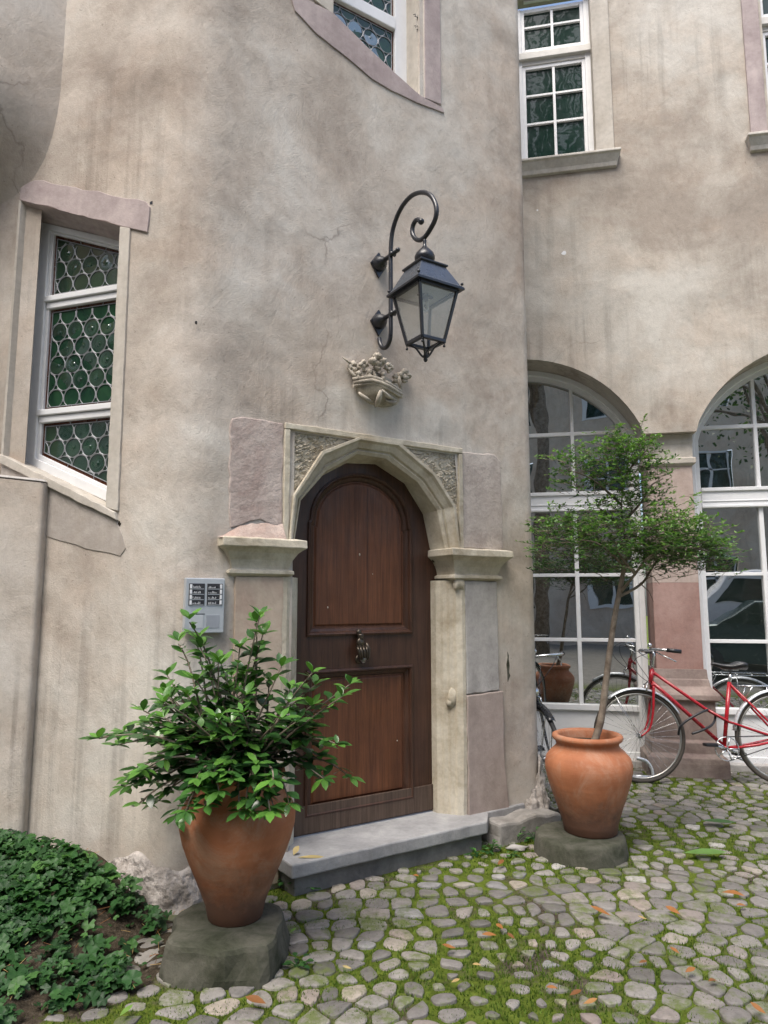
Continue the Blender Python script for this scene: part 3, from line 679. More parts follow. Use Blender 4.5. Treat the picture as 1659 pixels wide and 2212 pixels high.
# bowl (lower)
cb=MB();rows=[]
edge=[(200,1870),(215,1920),(260,1960),(330,2010),(430,2040),(520,2035),(580,2010),(605,1960),(600,1900)]
rim=[(200,1860),(245,1840),(300,1825),(370,1822),(430,1830),(490,1850),(540,1870),(580,1885),(600,1895)]
for t in (0,.2,.45,.7,1.):
    rows.append([K(r[0]+(e_[0]-r[0])*t,r[1]+(e_[1]-r[1])*t,.0+(.085*math.sin(PI*i/8)+.01)*(1-t)**.8+.012*math.sin(t*PI)*abs(math.sin(i*1.2))) for i,(e_,r) in enumerate(zip(edge,rim))])
cb.loft(rows,smooth=True)
cb.tube([K(430,1885,.10),K(415,1950,.085),K(395,2010,.05),K(380,2030,.02)],[.008,.016,.014,.006],8)
cb.tube([K(440,1885,.10),K(480,1930,.085),K(540,1965,.05),K(585,1985,.02)],[.006,.012,.010,.005],8)
cb.tube([K(230,1905,.04),K(300,1965,.06),K(360,2000,.045)],[.006,.014,.005],8)
cb.tube([K(470,1975,.06),K(520,1995,.05),K(570,1990,.035)],[.005,.014,.006],8)
cb.build('bowl',S_CARV,cr)
cb=MB()
b1=[(178,1800),(250,1780),(340,1768),(420,1790),(500,1830),(560,1868),(605,1895)]
for dy,r_,o in ((0,.020,.075),(28,.018,.085),(55,.014,.078)):
    cb.tube([K(x+ (10 if dy else 0),y+dy-10*(i==0),.01+o*math.sin(PI*(i+.35)/6.7)) for i,(x,y) in enumerate(b1)],r_*.62,8)
cb.loft([[K(x,y-55-10*math.sin(i),.005+.062*math.sin(PI*(i+.35)/6.7)) for i,(x,y) in enumerate(b1)],[K(x,y+65,.005+.078*math.sin(PI*(i+.35)/6.7)) for i,(x,y) in enumerate(b1)]],smooth=True)
cb.build('band',S_CARV,cr)
cb=MB();random.seed(5)
for (fx,fy,o,sc_) in ((185,1690,.02,1.),(275,1665,.055,.8),(400,1640,.085,1.35),(500,1690,.075,.8),(640,1760,.03,1.1)):
    for dx,dy,r_ in ((0,-38,.020),(-30,-8,.019),(30,-8,.019),(0,10,.021),(-14,-26,.015),(15,-24,.015),(0,38,.015)):
        cb.sphere(K(fx+dx*sc_,fy+dy*sc_,o),r_*sc_,r_*sc_*.8,r_*sc_*.85,10,7,rough=.3,seed=fx*.1+dx,sc=8,ax=(D.w,D.n,zz))
for (fx,fy,o) in ((230,1740,.045),(330,1725,.07),(450,1745,.085),(560,1765,.06)):
    cb.sphere(K(fx,fy,o),.017,.014,.017,9,7,rough=.3,seed=fx,ax=(D.w,D.n,zz));cb.tube([K(fx,fy+10,o),K(fx,fy+50,o)],[.010,.014],7)
cb.tube([K(85,1590,.03),K(130,1625,.03),K(170,1660,.02)],[.003,.006,.008],7)
cb.tube([K(150,1690,.02),K(175,1740,.025),K(240,1790,.045)],[.010,.010,.010],7)
cb.tube([K(360,1700,.07),K(370,1740,.078),K(400,1790,.085)],[.009,.010,.008],7)
cb.tube([K(590,1760,.03),K(600,1830,.03),K(608,1890,.02)],[.010,.010,.008],7)
cb.build('leaf_ornament',S_CARV,cr)
# ================================================================ LANTERN
ln=thing('wall_lantern','black iron lantern with scroll bracket hanging beside the arched doorway','lantern',D.at(.388,3.1,FW))
pu,pz1=D.uv(815,572,FW);pu2,pz2=D.uv(818,697,FW);pu=(pu+pu2)/2
po=.155                                                  # pole distance from the wall
def LW(u,z,o): return D.at(pu+u,z,FW+o)
for z_ in (pz1,pz2):
    m_=MB();pts=[(0,.075),(.055,.0),(0,-.085),(-.055,0)]
    m_.prism([LW(a_,z_+b_,0) for a_,b_ in pts],[LW(a_,z_+b_,.012) for a_,b_ in pts]);bp=m_.build('mounting_plate',IRON,ln,.003)
    m_=MB();m_.lathe(LW(0,z_,.01),[(.044,0),(.042,.02),(.030,.045),(.016,.06),(.013,.07)],18,D.n);m_.tube([LW(0,z_,.06),LW(0,z_+.0,po+.05)],[.013,.012],10);m_.sphere(LW(0,z_,po+.052),.014,n=10,m=7)
    m_.tube([LW(-.017,z_-.002,po),LW(.017,z_-.002,po)],.012,10);m_.build('bracket_stud',IRON,ln)
# scroll: defined in (o,z) plane through pixel points
def inplane(px,py):
    # intersect ray with vertical plane containing pole, spanned by D.n and z
    P=LW(0,0,0);r=ray(px,py);t=P.dot(D.w)/r.dot(D.w)
    q=r*t-P;return q.dot(D.n),H+r.z*t
def Z3p(zx,zy): return inplane(*Z3(zx,zy))
scr=[(520,1200),(518,1000),(516,800),(518,650),(526,520),(545,420),(585,310),(640,215),(710,145),(790,118),(860,135),(905,190),(928,270),(915,360),(870,450),(820,520),(775,545),(735,528),(712,480),(716,420),(738,375),(765,362),(790,378)]
sp=[Z3p(*p) for p in scr];o_s=sp[3][0]
print('pole off',[round(a_[0],3) for a_ in sp[:5]])
poz=sum(a_[0] for a_ in sp[:4])/4
sp=[(poz,z) if i<4 else (o,z) for i,(o,z) in enumerate(sp)]
lowc=[(poz,pz2-.10),(poz-.012,pz2-.15),(poz-.045,pz2-.175),(poz-.085,pz2-.165),(poz-.11,pz2-.135),(poz-.12,pz2-.10)][::-1]
path=[LW(0,z,o) for o,z in lowc+sp]
def catmull(P,k=5):
    out=[]
    for i in range(len(P)-1):
        p0=P[max(i-1,0)];p1=P[i];p2=P[i+1];p3=P[min(i+2,len(P)-1)]
        for j in range(k):
            t=j/k;out.append(.5*((2*p1)+(p2-p0)*t+(2*p0-5*p1+4*p2-p3)*t*t+(3*p1-p0-3*p2+p3)*t**3))
    out.append(P[-1]);return out
m_=MB();cp=catmull(path);m_.tube(cp,.0125,12);m_.sphere(path[-1],.017,n=12,m=8);m_.build('scroll_arm',IRON,ln)
lo,lz=Z3p(825,545)
lo=Z3p(822,640)[0]                          # lantern axis
fz=lambda zy:Z3p(825,zy)[1]
def LL(a_,b_,z_): return D.at(pu+a_,z_,FW+lo+b_)
print('lantern off',lo,'z',fz(545),fz(960),fz(1630))
lz0=fz(545)
ztop=fz(700);
# calibrate box: roof lower rim & body via known corners (near corner +n-w)
def corner_z(zx,zy,a_,b_):
    # z at which vertical line through LL(a_,b_) passes image row of zoom y
    P=LL(a_,b_,0);py=Z3(zx,zy)[1];best=None
    lo_,hi_=1.5,5.
    for _ in range(40):
        m=(lo_+hi_)/2;q=Vector((P.x,P.y,m-H));d_=q.y*math.cos(PITCH)+q.z*math.sin(PITCH);u_=-q.y*math.sin(PITCH)+q.z*math.cos(PITCH)
        if CY-F*u_/d_>py: lo_=m
        else: hi_=m
    return m
RR=.139;rt=.066;rb=.117;rbot=.068
zr=corner_z(735,862,-RR,RR);zr2=corner_z(1190,950,RR,RR);zr3=corner_z(470,1035,-RR,-RR);print('rim z',zr,zr2,zr3)
zrim=(zr+zr2+zr3)/3
zt1=corner_z(765,712,-rt,rt);zbb=corner_z(800,1400,-rbot,rbot);ztip=corner_z(840,1635,0,0);print(zt1,zbb,ztip)
def sq(r,z): return [LL(-r,-r,z),LL(r,-r,z),LL(r,r,z),LL(-r,r,z)]
m_=MB();m_.loft([sq(RR,zrim-.012),sq(RR+.004,zrim),sq(RR*.93,zrim+.012),sq(rt+.012,zt1-.014)],closed=True);
m_.build('lantern_roof',IRONB,ln,.002)
m_=MB();m_.loft([sq(rt+.010,zt1-.016),sq(rt+.020,zt1-.008),sq(rt+.020,zt1),sq(.02,zt1+.012)],closed=True)
m_.loft([sq(RR+.006,zrim-.014),sq(RR+.006,zrim-.002),sq(RR-.012,zrim-.002),sq(RR-.012,zrim-.014),sq(RR+.006,zrim-.014)],closed=True)
for a_ in(-1,1):
    for b_ in(-1,1):
        m_.sphere(LL(a_*(RR-.004),b_*(RR-.004),zrim+.018),.0085,n=8,m=6)
m_.build('roof_rim',IRON,ln,.0015)
zf=fz(560)
hf=zf-zt1
m_=MB();m_.lathe(LL(0,0,0),[(r_,zt1+f_*hf) for r_,f_ in ((.020,.04),(.024,.08),(.030,.10),(.044,.20),(.053,.33),(.053,.42),(.046,.54),(.032,.66),(.018,.76),(.010,.85),(.008,.93),(.010,1.02),(.008,1.10))],22);m_.build('finial',IRON,ln)
zg=zrim-.014
m_=MB()
for a_ in(-1,1):
    for b_ in(-1,1): m_.beam(LL(a_*rb,b_*rb,zg),LL(a_*rbot,b_*rbot,zbb),.013,.013,D.w)
for r_,z_ in ((rb,zg-.004),(rbot,zbb)):
    for a_,b_,c_,d_ in ((-1,-1,1,-1),(1,-1,1,1),(1,1,-1,1),(-1,1,-1,-1)): m_.beam(LL(a_*r_,b_*r_,z_),LL(c_*r_,d_*r_,z_),.014,.022,zz)
for a_ in(-1,1):
    for b_ in(-1,1):
        m_.sphere(LL(a_*rbot,b_*rbot,zbb-.026),.007,n=8,m=6);m_.tube([LL(a_*rbot,b_*rbot,zbb),LL(a_*rbot,b_*rbot,zbb-.024)],.003,6)
        m_.tube(catmull([LL(a_*rbot,b_*rbot,zbb),LL(a_*rbot*.55,b_*rbot*.55,zbb-.022),LL(a_*.018,b_*.018,zbb-.06),LL(a_*.010,b_*.010,ztip+.03)],4),.0055,7)
m_.lathe(LL(0,0,0),[(.0,ztip),(.007,ztip+.002),(.012,ztip+.012),(.009,ztip+.02),(.02,ztip+.028),(.012,ztip+.036),(.006,ztip+.05),(.0,ztip+.05)],12)
m_.build('lantern_frame',IRON,ln)
GL=None
def m_clear():
    m,nt,bs,out=newmat('lantern_glass');t=N(nt,'ShaderNodeBsdfTransparent');t.inputs[0].default_value=(.80,.81,.80,1)
    d=N(nt,'ShaderNodeBsdfDiffuse');d.inputs[0].default_value=(.62,.62,.60,1);g=N(nt,'ShaderNodeBsdfGlossy');g.inputs['Roughness'].default_value=.06
    m1=N(nt,'ShaderNodeMixShader');m1.inputs[0].default_value=.30;m2=N(nt,'ShaderNodeMixShader');m2.inputs[0].default_value=.07
    nt.links.new(t.outputs[0],m1.inputs[1]);nt.links.new(d.outputs[0],m1.inputs[2]);nt.links.new(m1.outputs[0],m2.inputs[1]);nt.links.new(g.outputs[0],m2.inputs[2]);nt.links.new(m2.outputs[0],out.inputs[0]);return m
GL=m_clear()
for a_,b_,c_,d_ in ((-1,-1,1,-1),(1,-1,1,1),(1,1,-1,1),(-1,1,-1,-1)):
    m_=MB();k=.985;m_.add([LL(a_*rb*k,b_*rb*k,zg),LL(c_*rb*k,d_*rb*k,zg),LL(c_*rbot*k,d_*rbot*k,zbb),LL(a_*rbot*k,b_*rbot*k,zbb)],[(0,1,2,3)]);m_.build('glass_pane',GL,ln)
m_=MB();m_.add(sq(rb*.96,zg-.002),[(0,1,2,3)]);m_.build('reflector',m_plain('reflector_white',(.6,.6,.58),.5),ln)
m_=MB();m_.lathe(LL(0,0,0),[(.016,zg-.003),(.016,zg-.035),(.012,zg-.04)],12);m_.box(LL(0,0,zg-.012),.09,.018,.01,(D.w,D.n,zz));sk=m_.build('lamp_socket',DARK,ln)
m_=MB();m_.tube(catmull([LL(-.012,0,zg-.04),LL(-.016,0,zg-.075),LL(0,.0,zg-.095),LL(.016,0,zg-.075),LL(.012,0,zg-.04)],4),.008,8);m_.build('bulb',m_plain('bulb_white',(.8,.8,.78),.3),sk)

# ================================================================ LEFT WING: corbelled storey and pier
wing=thing('left_wing','corbelled grey plaster wing with rounded underside at the far left','building',L.at(-1.3,0,.2))
Dw=Vector((-.80,-.62,0)).normalized()
cpts=[(-1.095,0.),(-1.095,3.44),(-1.084,3.52),(-1.03,3.58),(-.975,3.64),(-.925,3.74),(-.893,3.86),(-.870,4.0),(-.860,4.12),(-.857,4.4),(-.857,5.2),(-.857,ZT)]
# recessed distance of the surface along the view; lower parts sit further back
cw=[]
P_=[];
for i in range(len(cpts)-1):
    (ua,za),(ub,zb_)=cpts[i],cpts[i+1];k=2 if zb_-za>.3 else 3
    for j in range(k): t=j/k;P_.append((ua+(ub-ua)*t,za+(zb_-za)*t))
P_.append(cpts[-1])
mb=MB();rows=[]
for (u_,z_) in P_:
    Q=L.at(u_,z_,-.02);t=min(1,max(0,(z_-3.5)/.62));t=math.sin(t*PI/2)
    D2=Dw*t+Vector((-1.,.28,0)).normalized()*(1-t);D2.normalize()
    row=[Q+D2*s for s in (-.12,0,.02,.08,.25,.6,1.2,2.2)]
    rows.append(row)
mb.loft(rows,smooth=True);mb.build('wall',PLB,wing,recalc=False)
pier=thing('left_pier','grey plastered pier with a worn sloping top at the left edge','wall',(-2.,3.5,0))
pa=atY(55,1880,3.42);ptop=atY(88,1040,3.42)
px_=.5*(pa.x+ptop.x);py_=pa.y
zp=atY(88,1042,py_).z;zp2=atY(0,1018,py_).z
mb=MB();x0=px_-1.6
pts=[(px_,py_),(px_-.012,py_-.012),(x0,py_-.10),(x0,py_+.75),(px_+.0,py_+.40)]
def ztp(x): return zp+(zp2-zp)*(px_-x)/.2 if px_-x<.35 else zp+(zp2-zp)*1.75
mb.prism([Vector((x,y,-.1)) for x,y in pts],[Vector((x,y,zp+ (px_-x)*.10)) for x,y in pts])
mb.build('wall',PLB,pier,.012,3)
mb=MB();mb.prism([Vector((x+(.006 if x>x0 else 0),y-.006,zp+(px_-x)*.10+.001)) for x,y in pts],[Vector((x-.008,y+.006,zp+(px_-x)*.10+.016)) for x,y in pts]);mb.build('coping',S_GREY,pier,.006)

# ================================================================ ARCADE BUILDING (right)
ar=thing('arcade_building','plastered courtyard building with glazed arches and white windows at the right','building',RB0)
def Z5(zx,zy): return (1060+.3611*zx,.3611*zy)
def Z6(zx,zy): return ((1200+zx*.3616)*.9217,(800+zy*.3616)*.9217)
def Z7(zx,zy): return ((1200+zx*.3616)*.9217,(1400+zy*.3616)*.9217)
RAD=1.105;BAY=2.449;SPZ=2.73
def arcop(c,R_=RAD,n=28,zc=2.333,hw=1.018,zb=0.):
    a0=math.asin((SPZ-zc)/R_);pts=[(c-hw,zb),(c-hw,SPZ)]
    for i in range(1,n): a=PI-a0-(PI-2*a0)*i/n;pts.append((c+R_*math.cos(a),zc+R_*math.sin(a)))
    pts+= [(c+hw,SPZ),(c+hw,zb)];return pts
cs=[-1.202,1.247,3.696]
# plaster wall: bottom edge follows the arches
low=[(-3.2,SPZ)]
for c in cs:
    p=arcop(c);low+=p[1:-1]
low.append((6.,SPZ))
FR=-.10
wu0=-1.123+.0;w1=[(-1.16,5.28),( -.375,5.28),(-.375,7.),(-1.16,7.)]
w2u=R.uv(1657,200,.0)[0];w2=[(w2u,5.27),(w2u+.8,5.27),(w2u+.8,7.),(w2u,7.)]
mb=MB();outerw=low+[(6.,ZT),(-3.2,ZT)]
ngon_holes(mb,R,outerw,[w1,w2],0)
for wv in (w1,w2): mb.prism([R.at(u,z,0) for u,z in wv],[R.at(u,z,-.2) for u,z in wv],caps=False)
# soffits of arches
for c in cs:
    p=arcop(c)[1:-1];mb.loft([[R.at(u,z,0) for u,z in p],[R.at(u,z,-.42) for u,z in p]],smooth=False)
for ua,ub in ((-.184,.229),(cs[1]+1.018,cs[2]-1.018)):
    mb.add([R.at(ua,SPZ,0),R.at(ub,SPZ,0),R.at(ub,SPZ,-.42),R.at(ua,SPZ,-.42)],[(0,1,2,3)])
mb.build('wall',PL2,ar,recalc=False)
# pillars
for k,(ua,ub) in enumerate(((-.184,.229),(cs[1]+1.018,cs[2]-1.018))):
    pc=(ua+ub)/2;hw=(ub-ua)/2
    m_=MB()
    def stack(secs,mat,name):
        m_=MB();rows=[]
        for z,e_ in secs:
            rows.append([R.at(pc-hw-e_,z,-.40),R.at(pc-hw-e_,z,-.06+e_),R.at(pc+hw+e_,z,-.06+e_),R.at(pc+hw+e_,z,-.40)])
        m_.loft(rows,closed=True);m_.add(rows[0],[(0,1,2,3)]);m_.add(rows[-1],[(0,1,2,3)]);return m_.build(name,mat,ar,.005)
    zc1=R.uv(*Z6(1000,780),-.03)[1]
    stack([(SPZ-.002,-.015),(zc1+.17,-.015),(zc1+.15,-.02),(zc1+.04,-.02),(zc1+.035,.0),(zc1-.01,.0),(zc1-.03,-.025)],S_TRIM,'pillar_capital')
    zb_=R.uv(*Z7(1100,470),-.03)[1]
    stack([(zc1-.031,-.028),(1.5,-.028)],S_TRIM if False else m_stone('sandstone_upper',(.38,.30,.26),(.46,.38,.34),3,.003),'pillar_shaft') if k==0 else None
    stack([(zc1-.031 if k else 1.499,-.028),(zb_+.002,-.028)],S_COLP,'pillar_shaft')
    zq=R.uv(*Z7(1100,540),-.0)[1];z3=R.uv(*Z7(1100,620),.04)[1];z4=R.uv(*Z7(1100,670),.04)[1];z5=R.uv(*Z7(1100,930),.02)[1]
    stack([(zb_+.001,-.01),(zb_-.07,-.005),(zq+.01,-.005),(zq,.0),(zq-.05,.01),(z3,.05),(z3-.02,.065),(z4,.065),(z4-.015,.03),(z5,.03),(z5-.02,.05),(z5-.1,.055),(z5-.13,.09),(.1,.095),(-.02,.095)],m_stone('sandstone_base',(.22,.165,.15),(.34,.28,.25),4,.008),'pillar_base')
# glazed infill
OF=-.33
def arch_window(c,ref,lab):
    w=window(ar,lab);hw=1.018
    zt0=R.uv(1160,1068,OF)[1]+.01;zt_=zt0-.17
    if ref: pass
    fo=[(c-hw+.0,-.0)]+arcop(c)[1:-1]+[(c+hw,.0)]
    # outer frame: arch band
    a=arcop(c,zb=.0);b=inset(a,.085)
    b[0]=(b[0][0],.0);b[-1]=(b[-1][0],.0)
    m_=MB();m_.loft([[R.at(*p,OF-.08) for p in a],[R.at(*p,OF+.03) for p in a],[R.at(*p,OF+.03) for p in inset(a,.045)],[R.at(*p,OF+.012) for p in inset(a,.05)],[R.at(*p,OF+.012) for p in b],[R.at(*p,OF-.05) for p in b]])
    m_.build('frame',PAINT,w,.004,recalc=False)
    us=c+hw-.085;ul=c-hw+.085
    m_=MB();m_.pbox(R,ul,us,zt_,zt0,OF-.04,OF+.02);m_.pbox(R,ul,us,zt0-.03,zt0,OF+.02,OF+.035);m_.pbox(R,ul,us,zt_+.05,zt_+.062,OF+.02,OF+.026);m_.pbox(R,ul,us,zt_,zt_+.02,OF+.02,OF+.032);m_.build('transom',PAINT,w,.004)
    pan=MB();pan.pbox(R,ul,us,.06,.43,OF-.04,OF-.004);pan.build('bottom_panel',PAINT,w,.004)
    m_=MB();m_.pbox(R,ul,us,.43,.478,OF-.04,OF+.022);m_.pbox(R,ul,us,.05,.10,OF-.04,OF+.015);m_.build('rail',PAINT,w,.004)
    g=MB();ins_=[p for p in b];g.add([R.at(u,max(z,.42),OF-.025) for u,z in b],[tuple(range(len(b)))]);g.build('pane',G_WIN,w)
    # muntins
    mt=MB()
    vs=[c+dx for dx in (-.467,.0,.467)]
    vs=[c-.47,c,c+.47] 
    m2=MB()
    for u_ in vs:
        top_=2.333+math.sqrt(max(0,(RAD-.08)**2-(u_-c)**2))
        mt.pbox(R,u_-.017,u_+.017,.478,zt_,OF-.03,OF+.004);m2.pbox(R,u_-.014,u_+.014,zt0,top_,OF-.03,OF+.004)
    for z_ in (1.574,1.018): mt.pbox(R,ul,us,z_-.014,z_+.014,OF-.028,OF+.0)
    z_=R.uv(*Z6(260,605),OF)[1];hwz=math.sqrt((RAD-.08)**2-(z_-2.333)**2);m2.pbox(R,c-hwz,c+hwz,z_-.016,z_+.016,OF-.028,OF+.001);m2.build('muntins',PAINT,w,.002)
    mt.build('muntins',PAINT,w,.002)
    th=MB();th.pbox(R,c-hw,c+hw,-.02,.055,OF-.1,OF+.10);th.build('threshold',S_GREY,w,.01)
arch_window(cs[0],0,'arched glazed bay beside the tower');arch_window(cs[1],1,'arched glazed bay right of the sandstone pillar');arch_window(cs[2],1,'arched glazed bay farthest right')
# upper windows
def upwin(u0,u1,zs_,lab,full=True):
    w=window(ar,lab)
    OFF=-.10
    uA=u0;uB=u1
    m_=MB();m_.pbox(R,uA,uA+.05,zs_+.03,6.9,OFF-.06,OFF+.0);m_.pbox(R,uB-.05,uB,zs_+.03,6.9,OFF-.06,OFF);m_.pbox(R,uA,uB,zs_+.03,zs_+.08,OFF-.06,OFF+.0)
    zt_=R.uv(*Z5(400,340),OFF)[1];zt2=R.uv(*Z5(400,300),OFF)[1]
    m_.build('frame',PAINT,w,.004)
    t_=MB();t_.pbox(R,uA,uB,zt_-.045,zt2+.03,OFF-.06,OFF-.002);t_.pbox(R,uA-.01,uB+.004,zt_,zt2,OFF-.04,OFF+.03);t_.build('transom',PAINTG,w,.005)
    i0=uA+.05;i1=uB-.05
    for za,zb2 in ((zs_+.08,zt_-.045),(zt2+.03,6.9)):
        s_=MB();s_.pbox(R,i0,i0+.03,za,zb2,OFF-.05,OFF-.012);s_.pbox(R,i1-.03,i1,za,zb2,OFF-.05,OFF-.012);s_.pbox(R,i0+.03,i1-.03,za,za+.03,OFF-.05,OFF-.012);s_.pbox(R,i0+.03,i1-.03,zb2-.035,zb2,OFF-.05,OFF-.012);s_.build('sash',PAINT,w,.003)
    mt=MB();uc=(i0+i1)/2
    mt.pbox(R,uc-.012,uc+.012,zs_+.11,zt_-.08,OFF-.045,OFF-.015);m2=MB();m2.pbox(R,uc-.012,uc+.012,zt2+.06,6.86,OFF-.045,OFF-.015)
    for zy in (545,715):
        z_=R.uv(*Z5(400,zy),OFF)[1];mt.pbox(R,i0+.03,i1-.03,z_-.010,z_+.010,OFF-.044,OFF-.017)
    z_=R.uv(*Z5(400,130),OFF)[1];dz=R.uv(*Z5(400,545),OFF)[1]-R.uv(*Z5(400,715),OFF)[1]
    for q_ in range(3): m2.pbox(R,i0+.03,i1-.03,z_+dz*q_-.010,z_+dz*q_+.010,OFF-.044,OFF-.017)
    m2.build('muntins',PAINT,w,.002)
    mt.build('muntins',PAINT,w,.002)
    g=MB();g.pbox(R,i0+.02,i1-.02,zs_+.09,6.9,OFF-.05,OFF-.038);g.build('pane',G_WINU,w)
    return w
us1=R.uv(1281,250,-.10)[0];w_a=upwin(-1.135,us1+.0,5.24,'upper white window with small panes beside the tower')
jr0=R.uv(1284,250,.0)[0];jr1=R.uv(1324,250,.02)[0]
slab(R,[(jr0,5.265),(jr1,5.265),(jr1,6.95),(jr0,6.95)],-.03,.02,'window_jamb',S_TRIM,ar,.004,.001)
m_=MB();m_.pbox(R,us1,jr0,5.265,6.95,-.12,-.02);m_.build('window_jamb',S_TRIM,ar,.003)
slab(R,[(-1.30,5.265),(-1.14,5.265),(-1.14,6.95),(-1.30,6.95)],-.12,.02,'window_jamb',S_TRIM,ar,.004,.001)
def sillp(u0,u1,z1):
    secs=[(z1,.075),(z1-.012,.092),(z1-.030,.092),(z1-.040,.075),(z1-.055,.068),(z1-.10,.040),(z1-.135,.030),(z1-.14,.0)]
    m_=MB();rows=[]
    for z,o in secs: rows.append([R.at(u0-o*.5,z,-.12),R.at(u0-o*.5,z,o),R.at(u1+o*.5,z,o),R.at(u1+o*.5,z,-.12)])
    m_.loft(rows,closed=True);m_.add(rows[0],[(0,1,2,3)]);m_.add(rows[-1],[(0,1,2,3)]);m_.build('window_sill',S_SILL,ar,.003)
sillp(-1.25,jr1+.0,5.265)
j2a=R.uv(1616,200,.02)[0];j2b=R.uv(1652,200,.02)[0]
slab(R,[(j2a,5.255),(j2b,5.255),(j2b,6.95),(j2a,6.95)],-.15,.02,'window_jamb',S_MAUVE,ar,.004,.001)
sillp(j2a,j2b+.95,5.255);upwin(j2b+.005,j2b+.78,5.24,'upper white window at the right edge')
m_=MB()
for (px,py,s) in ((1218,547,.022),(1161,454,.010)):
    u,z=R.uv(px,py,.0);P=[(u+s*math.cos(a)*random.uniform(.6,1.1),z+s*math.sin(a)*random.uniform(.6,1.1)) for a in [2*PI*j/8 for j in range(8)]];m_.prism([R.at(*p,-.002) for p in P],[R.at(*p,.0015) for p in P])
m_.build('plaster_chip',PAINT,ar)

# ================================================================ GROUND
def bank(x,y):
    # soil bank against the left walls
    q=Vector((x,y,0));d1=(q-L.P).dot(L.n);s=(q-L.P).dot(L.w)
    if s>.25: 
        return 0.
    k=max(0,1-max(d1,0)/1.15);e_=min(1,max(0,(-.02-s)/.45+.15))
    return .21*k*k*(3-2*k)*e_
def insoil(x,y):
    q=Vector((x,y,0));return (q-gz(330,2212)).dot(Vector((1,.16,0)))<.02+.05*noise.noise(Vector((x*2,y*2,4))) and not False
def soilmask(x,y):
    e_=noise.noise(Vector((x*3,y*3,7)))*.12
    # boundary through ground points of the photograph
    p0=gz(130,2200);p1=gz(345,2130);p2=gz(395,1975)
    if y<p1.y: xb=p0.x+(p1.x-p0.x)*(y-p0.y)/(p1.y-p0.y)
    else: xb=p1.x+(p2.x-p1.x)*min(1,(y-p1.y)/(p2.y-p1.y))
    return x<xb+e_
g=MB();xs=[-60,-25,-10,-5]+[-3+.03*i for i in range(100)]+[.05,.8,1.5,3,6,12,30,60];ys=[-60,-25,-10,-4,0]+[1.2+.03*i for i in range(104)]+[4.6,5.5,7,12,30,60]
n_=len(xs);vs=[];soa=[];fa=[]
def softmask(x,y):
    return sum(1. for a_ in (-.12,0,.12) for b_ in (-.12,0,.12) if soilmask(x+a_,y+b_))/9.
for y in ys:
    for x in xs:
        b_=bank(x,y);sm_=softmask(x,y) if 1<y<4.6 and x<.2 else 0.
        vs.append(Vector((x,y,b_-.004+sm_*(.010+.022*noise.noise(Vector((x*8,y*8,1)))+.012*noise.noise(Vector((x*25,y*25,1)))))));soa.append(sm_);fa.append(1. if y<.5 else 0.)
g.add(vs,[(j*n_+i,j*n_+i+1,(j+1)*n_+i+1,(j+1)*n_+i) for j in range(len(ys)-1) for i in range(n_-1)],smooth=True)
go=g.build('ground',GROUND,recalc=False);go['kind']='structure'
for nm_,dat in (('soil',soa),('far',fa)):
    at_=go.data.attributes.new(nm_,'FLOAT','POINT');at_.data.foreach_set('value',dat)
# ---- cobbles: relaxed rows turned into Voronoi cells
random.seed(21);seeds=[]
y=1.15;row=0
while y<7.2:
    rowh=random.uniform(.072,.118);x=-3.2+random.random()*.1
    while x<5.4:
        w=random.uniform(.065,.165)
        yy=y+.20*math.sin(x*1.25+.4)+.05*math.sin(x*3.1+y)-.10*x*.6
        seeds.append((x+w/2+random.uniform(-.02,.02),yy+random.uniform(-.024,.024)));x+=w
    y+=rowh;row+=1
grid={}
for i,(x,y) in enumerate(seeds): grid.setdefault((int(x//.25),int(y//.25)),[]).append(i)
def tower_dist(x,y):
    q=Vector((x,y,0));a_=(q-D.P).dot(D.n)-FW;b_=(q-L.P).dot(L.n);c_=(q-R.P).dot(R.n)+.28
    s=(q-D.P).dot(D.w)
    if s>tr_u+.02: return min(c_,(s-tr_u) if a_<0 else c_)
    return min(max(a_,b_),c_) if True else 0
ped1=Vector((gz(490,2075).x,2.84,0));ped2=Vector((gz(1262,1850).x,3.97,0))
def stepin(x,y):
    q=Vector((x,y,0));s=(q-D.P).dot(D.w);o=(q-D.P).dot(D.n);return -.17<s<1.02 and o<.31
cob=MB();cnt=0
